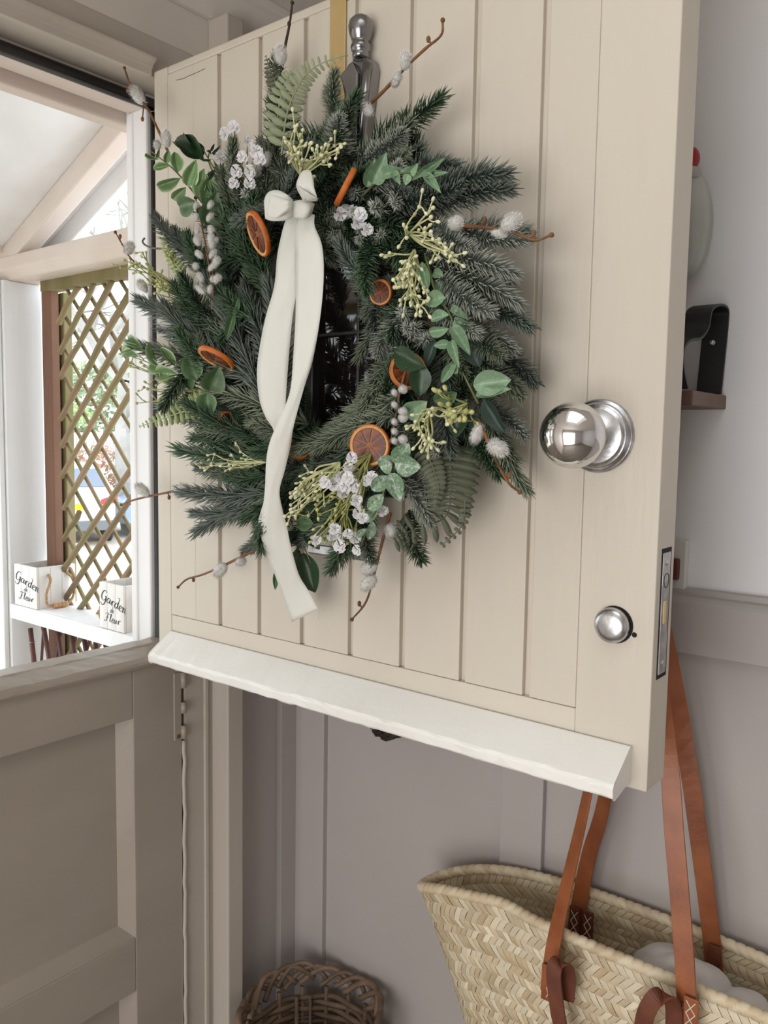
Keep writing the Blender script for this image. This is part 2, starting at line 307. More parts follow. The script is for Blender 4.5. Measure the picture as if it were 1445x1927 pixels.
# front wall (the wall with the stable door)
wf = MB()
wf.box((.06, 0, 0), (XW + .1, .11, RZ)).box((RX0, 0, 0), (-.83, .11, RZ)).box((-.83, .004, 1.99), (.06, .11, RZ))
wf = tag(obj('wall_front', wf, G['greywall']), 'grey painted wall above and beside the doorway', 'wall', kind='structure')
x526 = ony(528, 1400, -.012).x
box('corner_batten', (x526, -.014, 0), (XW + .005, 0, 2.0), G['panel'], wf, bevel=.001)
box('wall_panel', (.091, -.003, 0), (x526, 0.002, 2.0), G['panel'], wf, bevel=0)
tag(box('wall_left', (RX0 - .1, RY0, 0), (RX0, .1, RZ), G['wall'], bevel=0), 'off-white wall on the far side of the entrance room', 'wall', kind='structure')
tag(box('wall_back', (RX0, RY0 - .1, 0), (XW + .1, RY0, RZ), G['wall'], bevel=0), 'off-white wall at the back of the entrance room', 'wall', kind='structure')
wl_ = MB(); wy0, wy1, wz0, wz1 = -1.69, -.15, .18, 1.78
for lo, hi in [((wy0 - .05, wz0 - .05), (wy0, wz1 + .05)), ((wy1, wz0 - .05), (wy1 + .05, wz1 + .05)), ((wy0, wz0 - .05), (wy1, wz0)), ((wy0, wz1), (wy1, wz1 + .05))]: wl_.box((RX0 - .001, lo[0], lo[1]), (RX0 + .05, hi[0], hi[1]))
tag(obj('window_1', wl_, G['white'], bevel=.003), 'white framed tall window on the far left wall of the room', 'window', kind='structure')
# coving along the top of the front wall
mb = MB().prism([(0.004, RZ - .05), (-.006, RZ - .05), (-.012, RZ - .043), (-.032, RZ - .018), (-.040, RZ - .012), (-.042, RZ), (0.004, RZ)], RX0, XW, 'x')
tag(obj('trim_3', mb, G['greywall'], smooth=False, bevel=.002), 'rounded taupe coving where the wall meets the ceiling', 'coving', kind='structure')
# door frame
fr = thing('trim_1', (0, 0, 0), 'painted timber door frame with black rubber seal around the stable door', 'door frame', kind='structure')
mb = MB().box((.004, 0, 0), (.06, .06, 1.99)); obj('jamb', mb, G['trimp'], fr, bevel=.002)
box('jamb_bead', (ony(383, 1400, 0).x, -.004, 0), (ony(390, 1400, 0).x, .002, 1.99), G['trimp'], fr, bevel=.0015)
box('jamb_casing', (.0585, -.0395, 0), (.091, .004, RZ - .05), G['trimp'], fr, bevel=.0025)
box('jamb_stop', (-.013, .061, 0), (.06, .112, 1.99), G['white'], fr, bevel=.003)
box('jamb_bead', (-.016, .092, 0), (-.005, .108, 1.953), G['white'], fr, bevel=.003)
obj('seal', MB().tube([(.000, .0535, 0.0), (.000, .0535, 1.948)], .0085, 10), G['rubber'], fr, smooth=True)
# left jamb
for n, lo, hi, m in [('jamb', (-.83, 0, 0), (-.770, .06, 1.99), 'trimp'), ('jamb_stop', (-.83, .061, 0), (-.752, .112, 1.99), 'white'), ('jamb_casing', (-.86, -.02, 0), (-.80, .004, 2.0), 'trimp')]:
    box(n, lo, hi, G[m], fr, bevel=.003)
# head: moulded casing, rebate soffit, seal, white outer head
mb = MB().prism([(.004, 1.972), (-.004, 1.972), (-.0055, 1.981), (-.0075, 1.9825), (-.0085, 1.985), (-.0155, 1.990), (-.0165, 1.9935), (-.012, 1.9965), (.006, 2.004)], -.83, -.049, 'x')
obj('head_casing', mb, G['trimp'], fr, bevel=.001)
box('head', (-.80, .002, 1.974), (.05, .062, 2.03), G['trimp'], fr, bevel=.003)
obj('seal', MB().tube([(-.77, .0535, 1.9585), (-.4, .0535, 1.958), (-.006, .0535, 1.9585)], .0088, 10), G['rubber'], fr, smooth=True)
box('head_stop', (-.80, .061, 1.954), (-.013, .104, 2.03), G['blush'], fr, bevel=.003)
zb = ony(0, 150, .106).z
# ------------------------------------------------------------------ open upper leaf of the stable door
T = .045; DZ0, DZ1, DW = 1.137, 1.979, .755
HY = -.003
d1 = thing('door_1', (-.02, 0, DZ0), 'open cream upper leaf of a boarded stable door with chrome knob', 'door', kind='structure')
gy = [-.034, -.090, -.143, -.222, -.301, -.382, -.461, -.544, -.623, -.679]
WY0, WY1, WZ0, WZ1 = -.301, -.461, 1.40, 1.76
mb = MB()
for lo, hi in [((HY, DZ0 + .001), (WY0, DZ1 - .002)), ((WY1, DZ0 + .001), (-DW + .001, DZ1 - .002)), ((WY0, DZ0 + .001), (WY1, WZ0)), ((WY0, WZ1), (WY1, DZ1 - .002))]:
    mb.box((-T + .0065, min(lo[0], hi[0]), lo[1]), (0, max(lo[0], hi[0]), hi[1]))
obj('core', mb, G['door'], d1)
BT = DZ1 - .014
box('stile', (-T, -.0335, DZ0 + .002), (-T + .02, HY, DZ1), G['door'], d1, bevel=.0018)
box('stile', (-T - .0005, -DW, DZ0), (.0, -.6792, DZ1), G['door'], d1, bevel=.0014, seg=3)
box('rail', (-T, -.6792, DZ0), (-T + .02, -.0345, 1.2025), G['door'], d1, bevel=.0012)
box('rail', (-T, -.6792, DZ1 - .011), (-T + .02, -.034, DZ1), G['door'], d1, bevel=.0025)
grooves = {-.143, -.222, -.301, -.382, -.461, -.544, -.623}
for a, b in zip(gy[:-1], gy[1:]):
    ga = .0040 if a in grooves else .0; gb = .0040 if b in grooves else .0
    zs = [(1.203, DZ1 - .0112)]
    if a in (-.301, -.382): zs = [(1.203, WZ0), (WZ1, DZ1 - .0112)]
    for z0, z1 in zs:
        box('board', (-T + U(-.0002, .0002), b + gb, z0), (-T + .02, a - ga, z1), G['door'], d1, bevel=.0012, seg=3)
# sloping weatherboard along the foot, edges slightly wobbly with age
prof = [(-T - .001, 1.1785), (-T - .0035, 1.1795), (-.0855, 1.1535), (-.0875, 1.150), (-.0865, 1.1405), (-.083, 1.138), (-.060, 1.1435), (-T + .001, 1.143)]
mb = MB(); P = []
nS = 60
for i in range(nS + 1):
    y = -.036 - (.7395 - .036) * i / nS
    P.append([(q[0] + (random.gauss(0, .0004) if 1 < j < 6 else 0), y, q[1] + (random.gauss(0, .0005) if 1 < j < 6 else 0)) for j, q in enumerate(prof)])
n = len(prof)
mb.add([q for r_ in P for q in r_], [(i * n + j, i * n + (j + 1) % n, (i + 1) * n + (j + 1) % n, (i + 1) * n + j) for i in range(nS) for j in range(n)] + [tuple(range(n)), tuple(range(nS * n, nS * n + n))[::-1]])
obj('weatherboard', mb, G['drip'], d1, bevel=.0012)
# glazed light with leading
wf_ = MB()
fw = .014
for lo, hi in [((WY1, WZ0), (WY1 + fw, WZ1)), ((WY0 - fw * 1.2, WZ0), (WY0 - .004, WZ1)), ((WY1, WZ0), (WY0, WZ0 + fw)), ((WY1, WZ1 - fw), (WY0, WZ1))]:
    wf_.box((-T - .002, lo[0], lo[1]), (-.004, hi[0], hi[1]))
win = obj('window_frame', wf_, G['bronze'], d1, bevel=.002)
yb, zbb = onx(678, 600, -.036).y, onx(650, 628, -.036).z
for lo, hi in [((WY1 + fw, WZ0 + fw), (yb, zbb)), ((yb, WZ0 + fw), (WY0 - fw, zbb)), ((WY1 + fw, zbb), (yb, WZ1 - fw)), ((yb, zbb), (WY0 - fw, WZ1 - fw))]:
    box('pane', (-.035, lo[0] - .002, lo[1]), (-.031, hi[0] + .002, hi[1]), G['glass'], win, bevel=0)
obj('lead_bar', MB().box((-.041, yb - .0022, WZ0 + fw), (-.026, yb + .0022, WZ1 - fw)), G['lead'], win, bevel=.001)
obj('lead_bar', MB().box((-.0405, WY1 + fw, zbb - .0022), (-.0255, WY0 - fw, zbb + .0022)), G['lead'], win, bevel=.001)
# knob and rose
kc = V((-T, -.6935, 1.4735))
ro = obj('knob_rose', MB().lathe([(0, .0352), (.003, .0352), (.0042, .0335), (.0045, .032), (.0065, .0312), (.008, .0292), (.0082, .0275), (.0095, .0268), (.010, .0255), (.0125, .0135), (.016, .0115)], kc, (-1, 0, 0), 64), G['chromew'], d1, smooth=True)
kp = [(.010, .0125), (.026, .0118), (.032, .0145), (.036, .0205), (.040, .0248)]
for i in range(1, 15):
    a = math.radians(-24 + i * 8.1); kp.append((.058 + .030 * math.sin(a) * .88, .0302 * math.cos(a)))
obj('door_knob', MB().lathe(kp, kc, (-1, 0, 0), 64), G['chrome'], d1, smooth=True)['label'] = 'round polished chrome door knob'
# cylinder lock
lc = onx(1150, 1177, -.052); lc.x = -T
obj('lock_hole', MB().lathe([(0, .0182), (.0008, .0182)], lc + V((0, -.001, 0)), (-1, 0, 0), 32), G['dark'], d1)
obj('lock_cap', MB().lathe([(0, .0168), (.006, .0172), (.0085, .0168), (.0115, .0145), (.0128, .010), (.0132, .001)], lc, (-1, .0, 0), 40), G['chromew'], d1, smooth=True)
obj('key_slot_hole', MB().lathe([(0, .0026), (.0006, .0026)], lc + V((0, -.0205, -.007)), (-1, 0, 0), 12), G['dark'], d1)
# mortice lock in the edge
za, zc = ony(1250, 1040, -DW).z, ony(1238, 1270, -DW).z
box('lock_recess', (-.034, -DW - .0004, zc - .004), (-.009, -DW + .004, za + .004), G['dark'], d1, bevel=0)
lp = box('lock_plate', (-.0315, -DW - .0012, zc), (-.0125, -DW + .002, za), G['steel'], d1, bevel=.0006)
zm = (za + zc) / 2
box('latch_slot', (-.0265, -DW - .0016, zm - .010), (-.0195, -DW + .001, zm + .012), G['brass'], lp, bevel=.0004)
for z in (za - .010, zc + .010):
    obj('screw', MB().lathe([(0, .0032), (.0008, .0028), (.0012, .001)], (-.022, -DW - .0008, z), (0, -1, 0), 14), G['chromew'], lp, smooth=True)
obj('maker_stamp', MB().tube([V((-.022, -DW - .0013, za - .027)) + V((math.cos(t), 0, math.sin(t) * 1.1)) * .0062 for t in np.linspace(0, 2 * math.pi, 25)], .0003, 4), G['dark'], lp)
# bolt hanging below the leaf's foot
bl = obj('bolt', MB().box((-.020, -.712, DZ0 - .026), (-.008, -.700, DZ0 + .01)), G['chromew'], d1, bevel=.004, seg=3)
obj('bolt_slot', MB().box((-.0206, -.7085, DZ0 - .019), (-.0195, -.7035, DZ0)), G['dark'], bl, bevel=.0004)
# urn-topped knocker
kx = -T
k0 = onx(666, 105, -.07); ky = k0.y; kz = k0.z
kn = obj('knocker_plate', MB().prism([(ky + .028, kz - .012), (ky + .017, kz - .001), (ky + .006, kz + .003), (ky - .007, kz + .003), (ky - .016, kz - .004), (ky - .0195, kz - .014), (ky - .010, kz - .075), (ky - .006, kz - .13), (ky + .006, kz - .13), (ky + .012, kz - .070), (ky + .026, kz - .022)], -T - .001, -T - .016, 'x'), G['pewter'], d1, bevel=.003)
obj('knocker_urn', MB().lathe([(-.002, .0085), (.003, .0095), (.006, .0088), (.0075, .0105), (.011, .0115), (.0145, .0105), (.0165, .0088), (.019, .0105), (.026, .0132), (.033, .0142), (.039, .0128), (.043, .009), (.0455, .004), (.046, .0005)], (-T - .015, ky - .001, kz + .001), (0, 0, 1), 32), G['pewter'], kn, smooth=True)
obj('knocker_hinge', MB().tube([(-T - .018, ky - .0145, kz - .010), (-T - .020, ky - .011, kz - .05), (-T - .018, ky - .004, kz - .11)], [.006, .0042, .003], 10), G['pewter'], kn, smooth=True)
obj('knocker_strap', MB().prism([(ky + .024, kz - .014), (ky + .004, kz - .004), (ky - .004, kz - .018), (ky - .002, kz - .12), (ky + .004, kz - .12), (ky + .008, kz - .05)], -T - .015, -T - .023, 'x'), G['pewter'], kn, bevel=.002)
lpz = onx(692, 1058, -.05)
lpl = box('letter_plate', (-T - .004, lpz.y, lpz.z), (-T + .001, lpz.y + .10, lpz.z + .055), G['chromew'], d1, bevel=.0025)
box('letter_flap', (-T - .0075, lpz.y + .012, lpz.z + .012), (-T - .003, lpz.y + .088, lpz.z + .043), G['pewter'], lpl, bevel=.002)
# cracks in old paint
def crack(pts, r=.0006):
    obj('paint_crack', MB().tube([onx(a, b, -T - .0001) for a, b in pts], r, 4), G['dark'], d1)
crack([(331, 151), (345, 148), (357, 142), (372, 136), (386, 129)], .0004)
# brass over-door wreath hanger
hp = MB(); hy0_, hy1_ = -.3425, -.3665
hp.box((-T - .0035, hy1_, 1.80), (-T - .002, hy0_, DZ1 + .002)).box((-T - .0035, hy1_, DZ1 + .0008), (.003, hy0_, DZ1 + .0022)).box((.0015, hy1_, DZ1 - .03), (.003, hy0_, DZ1 + .002))
hk = obj('wreath_hanger', hp, G['brass'], bevel=.0004); tag(hk, 'flat brass over-door hanger strip beside the pewter knocker', 'wreath hanger')
obj('hook', MB().tube(catmull([(-T - .003, -.3545, 1.80), (-T - .012, -.3545, 1.79), (-T - .022, -.3545, 1.80), (-T - .026, -.3545, 1.815)], 5), .004, 6), G['brass'], hk, smooth=True)
# ------------------------------------------------------------------ closed lower leaf
LT = 1.146; d2 = thing('door_2', (-.38, .02, 0), 'closed taupe lower leaf of the stable door with recessed panels', 'door', kind='structure')
sx = ony(253, 1550, 0).x; LX0 = -.758
zt = ony(120, 1392, 0).z; zp0 = ony(120, 1838, 0).z; zr2 = ony(200, 1899, 0).z
box('stile', (sx, 0, .004), (-.001, .042, LT - .022), G['taupe'], d2, bevel=.0015)
box('stile', (LX0, 0, .004), (LX0 + .095, .042, LT - .022), G['taupe'], d2, bevel=.0015)
box('rail', (LX0 + .095, 0, zt), (sx, .042, LT - .022), G['taupe'], d2, bevel=.0018)
box('rail', (LX0 + .095, 0, zr2), (sx, .042, zp0), G['taupe'], d2, bevel=.0018)
box('rail', (LX0 + .095, 0, .004), (sx, .042, .16), G['taupe'], d2, bevel=.0018)
for z0, z1 in ((zp0, zt), (.16, zr2)):
    box('panel', (LX0 + .09, .020, z0 - .006), (sx + .006, .034, z1 + .006), G['taupe'], d2, bevel=0)
    # sloped moulding at the foot and right of each panel
    obj('moulding', MB().prism([(.0025, z0), (.0205, z0 + .020), (.0205, z0 - .001)], LX0 + .095, sx, 'x'), G['taupe'], d2)
    obj('moulding', MB().prism([(sx, .0025), (sx, .0205), (sx - .018, .0205)], z0, z1, 'z'), G['taupe'], d2)
    obj('moulding', MB().prism([(LX0 + .095, .0025), (LX0 + .095, .0205), (LX0 + .107, .0205)], z0, z1, 'z'), G['taupe'], d2)
mb = MB(); P = []; prof = [(.044, LT - .024), (.044, LT - .006), (.060, LT - .004), (.062, LT + .001), (.030, LT + .001), (.026, LT - .001), (.008, LT - .004), (-.006, LT - .007), (-.011, LT - .012), (-.0115, LT - .0165), (-.008, LT - .0215), (0, LT - .0235)]
n = len(prof); nS = 50
for i in range(nS + 1):
    x = LX0 + (-.002 - LX0) * i / nS
    P.append([(x, q[0] + random.gauss(0, .0004), q[1] + (random.gauss(0, .0005) if j > 2 else 0)) for j, q in enumerate(prof)])
mb.add([q for r_ in P for q in r_], [(i * n + j, (i + 1) * n + j, (i + 1) * n + (j + 1) % n, i * n + (j + 1) % n) for i in range(nS) for j in range(n)] + [tuple(range(n))[::-1], tuple(range(nS * n, nS * n + n))])
obj('top_ledge', mb, G['taupe'], d2, bevel=.001)
# painted-over butt hinge and wobbly paint line on the closing edge
hz = [(ony(346, p, 0).z) for p in (1262, 1293, 1318, 1340, 1362, 1388)]
hg = obj('hinge_leaf', MB().box((-.017, -.0025, hz[5]), (-.004, .001, hz[0])), G['taupe'], d2, bevel=.001)
for a, b in ((0, 1), (2, 3), (4, 5)):
    obj('hinge_knuckle', MB().tube([(-.001, -.0045, hz[b] + .001), (-.001, -.0045, hz[a] - .001)], .0045, 10), G['taupe'], hg, smooth=True)
obj('hinge_screw', MB().lathe([(0, .0036), (.0008, .003), (.0012, .0008)], (-.010, -.0028, hz[5] + .006), (0, -1, 0), 12), G['twig'], hg)
obj('paint_drip', MB().tube([(.0015 + random.gauss(0, .0006), -.002 + random.gauss(0, .0005), z) for z in np.linspace(.01, hz[5] - .004, 60)], .0032, 6), G['trimp'], d2, smooth=True)
# ------------------------------------------------------------------ porch outside
GZ = -.6
tag(box('ground', (-30, .12, GZ - .1), (45, 60, GZ), G['paving'], bevel=0), 'pale gravel drive outside the porch', 'ground', kind='structure')
tag(box('porch_floor', (-1.15, .112, GZ), (.45, 1.25, -.02), G['paving'], bevel=.01), 'raised pale floor slab of the porch', 'porch floor', kind='structure')
XF, PY = .25, 1.012
po = thing('porch', (-.38, .6, -.02), 'white painted timber lean-to porch seen through the open door', 'porch')
XL = -.76 - XF
def both(name, f, mat, bevel=.004):
    for s in (0, 1):
        mb = f(MB())
        if s:
            mb.v = [(-.76 - x, y, z) for x, y, z in mb.v]; mb.f = [q[::-1] for q in mb.f]
        obj(name, mb, mat, po, bevel=bevel)
zbm = onx(140, 497, XF).z
both('post', lambda m: m.box((XF, PY, -.02), (XF + .102, PY + .1, zbm)), G['white'])
both('post_strip', lambda m: m.box((XF - .014, PY + .01, -.02), (XF, PY + .06, zbm)), G['white'])
both('side_beam', lambda m: m.prism([(XF, zbm + .022), (XF + .004, zbm + .018), (XF + .018, zbm), (XF + .10, zbm), (XF + .10, onx(140, 450, XF).z), (XF, onx(140, 450, XF).z)], .115, PY + .12, 'y'), G['blush'])
r0, r1 = onx(35.4, 469, XF), onx(222.6, 248.5, XF); sl = (r1.z - r0.z) / (r0.y - r1.y)
def rz(y): return r0.z + (r0.y - y) * sl
def raf(m, x0, x1, dz0, dz1, ya=.115, yb=1.12): return m.prism([(ya, rz(ya) + dz0), (yb, rz(yb) + dz0), (yb, rz(yb) + dz1), (ya, rz(ya) + dz1)], x0, x1, 'x')
both('rafter', lambda m: raf(m, XF + .003, XF + .046, 0, .055, yb=1.10), G['blush'])
bb0 = onx(148, 438, XF + .10); bb1 = onx(248, 328, XF + .10)
dzb = bb1.z - rz(bb1.y)
both('bargeboard', lambda m: raf(m, XF + .10, XF + .125, dzb, .06, yb=1.25), G['white'])
obj('rafter', raf(MB(), -.40, -.36, 0.01, .055), G['blush'], po, bevel=.003)
obj('roof_lining', raf(MB(), XL - .14, XF + .14, .055, .075, .112, 1.3), G['white'], po, bevel=0)
fz0, fz1 = ony(0, 475, PY).z, ony(0, 400, PY).z
obj('front_beam', MB().box((XL - .03, PY, fz0), (XF + .03, PY + .09, fz0 + .045)), G['blush'], po, bevel=.004)
obj('eaves_fillet', MB().box((XL - .03, PY + .012, fz0 + .046), (XF + .03, PY + .08, fz1)), G['white'], po, bevel=.004)
yfar = onz(0, 172, zb).y
obj('wall_plate', MB().box((XL, .113, zb), (XF + .1, yfar, 2.06)), G['blush'], po, bevel=.004)
obj('wall_plate_fillet', MB().box((-.80, .104, zb + .02), (XF, .113, 2.03)), G['blush'], po, bevel=.002)
# trellis panels (right and left sides)
def trellis(TX, s, label):
    t = thing('trellis_panel', (TX, .55, 0), label, 'trellis', 'porch trellis panels')
    y0, y1, zt0, zt1 = .125, .966, .06, onx(85, 527, .335).z
    zr = onx(85, 552, .335).z
    box('stile', (TX - .012, .924, 0), (TX + .012, y1, zt1 - .01), G['woodb'], t, bevel=.003)
    box('stile', (TX + s * .03 - .012, .915, 0), (TX + s * .03 + .012, .968, zr), G['woodg'], t, bevel=.003)
    box('stile', (TX - .012, y0, 0), (TX + .012, y0 + .04, zt1 - .01), G['woodb'], t, bevel=.003)
    box('top_rail', (TX - .016, y0, zr), (TX + .016, y1 - .002, zt1), G['woodg'], t, bevel=.004)
    box('bottom_rail', (TX - .014, y0, .03), (TX + .014, y1, .08), G['woodg'], t, bevel=.004)
    lz = [1.80, 1.733, 1.66, 1.60, 1.50, 1.435, 1.354] + [1.354 - .078 * k for k in range(1, 18)]
    def slat(A, B, off, r):
        mid = [A.lerp(B, q) for q in (0, .2, .4, .6, .8, 1)]
        mid = [V((TX + off + random.gauss(0, .0012), p.y + random.gauss(0, .0012), p.z + random.gauss(0, .0012))) for p in mid]
        mb = MB().tube(mid, [r * U(.85, 1.15) for _ in mid], 7)
        obj('slat', mb, G['wood'], t, smooth=True)
    ylo, yhi = y0 + .02, .894
    for k, z0 in enumerate([1.354 - .078 * k for k in range(0, 17)][::-1] + [1.435, 1.50, 1.60, 1.66, 1.733]):
        sl_ = .95 + random.gauss(0, .02)
        ya = yhi; za_ = z0
        if za_ < .06: ya = yhi - (.06 - za_) / sl_; za_ = .06
        yb2 = ylo; zb2 = z0 + (yhi - ylo) * sl_
        if zb2 > zr: yb2 = yhi - (zr - z0) / sl_; zb2 = zr
        if abs(z0 - 1.198) < .001 and s > 0: yb2 = yhi - .08; zb2 = z0 + .08 * sl_          # a snapped slat
        slat(V((0, ya, za_)), V((0, yb2, zb2)), -s * .007, .0072)
    for k in range(28):
        z0 = 2.55 - .079 * k; sl_ = 1.05 + random.gauss(0, .02)
        ya, za_ = yhi, z0
        if za_ > zr: ya = yhi - (z0 - zr) / sl_; za_ = zr
        yb2 = ylo; zb2 = z0 - (yhi - ylo) * sl_
        if zb2 < .06: yb2 = yhi - (z0 - .06) / sl_; zb2 = .06
        if ya - yb2 < .02: continue
        slat(V((0, ya, za_)), V((0, yb2, zb2)), s * .006, .005)
    return t
trellis(.335, 1, 'weathered diamond trellis panel between white post and door frame')
trellis(-1.095, -1, 'far weathered trellis panel mirrored in the small door window')
# shelf with planter boxes
sz1, sz0 = 1.0313, .994
sh = thing('porch_shelf', (XF + .05, .56, sz0), 'white painted porch shelf carrying two small planter boxes', 'shelf')
box('shelf_board', (XF + .006, .118, sz0 + .008), (XF + .125, PY, sz1), G['white'], sh, bevel=.003)
box('shelf_lip', (XF - .004, .118, sz0), (XF + .0065, PY, sz1 - .001), G['white'], sh, bevel=.002)
def strokes(face):
    # script lettering drawn as pen strokes; letters in a unit em, x to the right, y up
    A = {
     'G': [[(.78, .86), (.62, .98), (.38, .90), (.16, .55), (.2, .15), (.45, .02), (.7, .2), (.8, .48), (.62, .44)], [(.8, .48), (.78, .1), (.6, -.32), (.3, -.42), (.12, -.25)]],
     'a': [[(.55, .42), (.35, .5), (.12, .25), (.2, .02), (.42, .12), (.56, .44), (.54, .1), (.72, .06)]],
     'r': [[(.05, .1), (.2, .45), (.22, 0)], [(.22, .3), (.38, .5), (.55, .44)]],
     'd': [[(.5, .42), (.3, .5), (.1, .22), (.22, 0), (.44, .14), (.52, .5), (.66, 1.0), (.4, 1.02)], [(.56, .62), (.5, .1), (.7, .06)]],
     'e': [[(.12, .22), (.42, .32), (.4, .5), (.2, .44), (.12, .16), (.28, 0), (.55, .12)]],
     'n': [[(.05, .4), (.16, .48), (.16, 0)], [(.16, .28), (.38, .5), (.46, .36), (.46, .06), (.7, .1)]],
     'F': [[(.1, .8), (.4, .98), (.9, .86), (1.0, .98)], [(.58, .9), (.5, .4), (.36, .02), (.1, .0), (.05, .16)], [(.3, .5), (.6, .46), (.76, .54)]],
     'l': [[(.08, .14), (.32, .7), (.28, .98), (.18, .7), (.2, .1), (.4, .06)]],
     'u': [[(.06, .46), (.1, .1), (.26, .02), (.46, .46), (.46, .1), (.66, .06)]],
     '-': [[(.05, .3), (.4, .3)]]}
    mb = MB()
    def put(txt, x, y, em, tilt, adv):
        cx = x
        for ch in txt:
            for st in A.get(ch, []):
                pts = catmull([(q[0], q[1], 0) for q in st], 5)
                P = []
                for i, p in enumerate(pts):
                    a = pts[max(i - 1, 0)]; b = pts[min(i + 1, len(pts) - 1)]; t = (b - a); t = t.normalized() if t.length > 0 else V((1, 0, 0))
                    wd = (.020 + .045 * abs(t.y) ** 1.5 * (1 if t.y < 0 else .45))
                    nrm = V((-t.y, t.x, 0)) * wd
                    row = []
                    for s in (-1, 1):
                        q = p + nrm * s; q = V((q.x + q.y * .28, q.y, 0)) * em
                        X = cx + q.x; Y = y + q.y + tilt * (cx - x + q.x)
                        row.append(face(X, Y))
                    P.append(row)
                mb.grid(P)
            cx += adv.get(ch, .55) * em
    put('Garden', .0, .066, .026, -.24, {'G': .86, 'a': .66, 'r': .5, 'd': .64, 'e': .5})
    put('- de -', .022, .040, .014, -.05, {'-': .55, ' ': .5, 'd': .62, 'e': .6})
    put('Fleur', .014, .018, .020, -.04, {'F': .95, 'l': .42, 'e': .5, 'u': .68, 'r': .5})
    return mb
def planter(yfar_, ynear, xfr, label, rot):
    W_ = yfar_ - ynear; H_ = .1035; D_ = .104; z0 = sz1
    t = thing('planter_box', (xfr + D_ / 2, (yfar_ + ynear) / 2, z0), label, 'planter box', 'planter boxes on the porch shelf')
    th = .006; n = 3
    for k in range(n):
        a = ynear + W_ * k / n; b = ynear + W_ * (k + 1) / n
        box('plank', (xfr, a + .0004, z0), (xfr + th, b - .0004, z0 + H_), G['boxw'], t, bevel=.0008)
        box('plank', (xfr + D_ - th, a + .0004, z0), (xfr + D_, b - .0004, z0 + H_), G['boxw'], t, bevel=.0008)
        a2 = xfr + th + (D_ - 2 * th) * k / n; b2 = xfr + th + (D_ - 2 * th) * (k + 1) / n
        for yy in (ynear, yfar_ - th):
            box('plank', (a2 + .0004, yy, z0), (b2 - .0004, yy + th, z0 + H_), G['boxw'], t, bevel=.0008)
    box('base', (xfr + th, ynear + th, z0 + .001), (xfr + D_ - th, yfar_ - th, z0 + .006), G['boxw'], t, bevel=0)
    mb = strokes(lambda X, Y: (xfr - .0006, yfar_ - .004 - X * W_ / .095, z0 + Y))
    obj('lettering', mb, G['ink'], t)
    for yy, s in ((ynear, -1), (yfar_, 1)):
        x0, x1 = xfr + .030, xfr + .078; zt_ = z0 + .084; yo = yy + s * .002
        P1 = [(x0, yo, zt_), (x0 - .002, yo + s * .012, zt_ - .014), (x0 - .016, yo + s * .017, zt_ - .045), (x0 - .014, yo + s * .017, zt_ - .070), (x0 - .001, yo + s * .018, zt_ - .0755)]
        P2 = [(x1, yo, zt_), (x1 + .006, yo + s * .014, zt_ - .010), (x1 + .012, yo + s * .018, zt_ - .036), (x1 + .006, yo + s * .018, zt_ - .062), (x1 - .007, yo + s * .018, zt_ - .0755)]
        h = obj('rope_handle', MB().tube(catmull(P1, 5) , .0034, 8), G['rope'], t, smooth=True)
        obj('rope_handle', MB().tube(catmull(P2, 5), .0034, 8), G['rope'], t, smooth=True)
        L = x1 - x0 - .008
        obj('wooden_grip', MB().lathe([(0, .003), (.001, .006), (L * .22, .0066), (L * .26, .0052), (L * .3, .0068), (L * .44, .0068), (L * .48, .0052), (L * .52, .0052), (L * .56, .0068), (L * .70, .0068), (L * .74, .0052), (L * .78, .0066), (L - .001, .006), (L, .003)], (x0, yo + s * .018, zt_ - .0765), (1, 0, 0), 16), G['grip'], t, smooth=True)
    return t
a, b = onx(28, 1132, XF + .002).y, onx(70, 1141, XF + .002).y
planter(a, b, XF + .002, 'white wooden planter box beside the porch post, rope handle and pine grip in front', 0)
a, b = onx(187, 1177, XF).y, onx(232.6, 1190, XF).y
planter(a, b, XF + .001, 'white wooden planter box nearer the door frame, its side cut off by the white jamb', 0)
# willow hurdle below the shelf
wh = thing('willow_hurdle', (.29, .6, -.02), 'red-brown willow stick hurdle standing under the porch shelf', 'willow hurdle')
wi = [((57, 1182), (67, 1272), .268, .0062), ((82, 1182), (76, 1272), .285, .0036), ((82, 1180), (98, 1270), .280, .0062), ((108, 1185), (119, 1262), .283, .0058), ((114, 1195), (101, 1268), .29, .0044), ((135, 1195), (143, 1255), .285, .0058), ((141, 1205), (130, 1258), .29, .0044), ((159, 1205), (165, 1252), .285, .006), ((168, 1208), (154, 1252), .29, .004), ((180, 1212), (183, 1248), .285, .0056), ((200, 1220), (205, 1240), .285, .0056), ((207, 1218), (196, 1244), .29, .0048), ((226, 1225), (231, 1240), .285, .005), ((236, 1228), (228, 1244), .29, .004)]
for a, b, X, r_ in wi:
    A, B = onx(*a, X), onx(*b, X); d = (B - A).normalized(); top = A - d * .0
    if a[0] > 60: top = A - d * ((sz0 - .002 - A.z) / -d.z if A.z < sz0 - .002 else 0)
    bot = B + d * ((B.z + .01) / -d.z)
    pts = [top.lerp(bot, k / 5) + V((0, random.gauss(0, .0015), 0)) * (0 < k < 5) for k in range(6)]
    obj('stick', MB().tube(pts, [r_, r_ * 1.02, r_ * 1.05, r_ * 1.1, r_ * 1.1, r_ * 1.1], 8), G['willow'], wh, smooth=True)
A = onx(60.5, 1208, .268); obj('wire_tie', MB().tube([A + V((math.cos(t) * .0068, math.sin(t) * .0068, 0)) for t in np.linspace(0, 6.3, 14)], .0009, 5), G['steel'], wh, smooth=True)
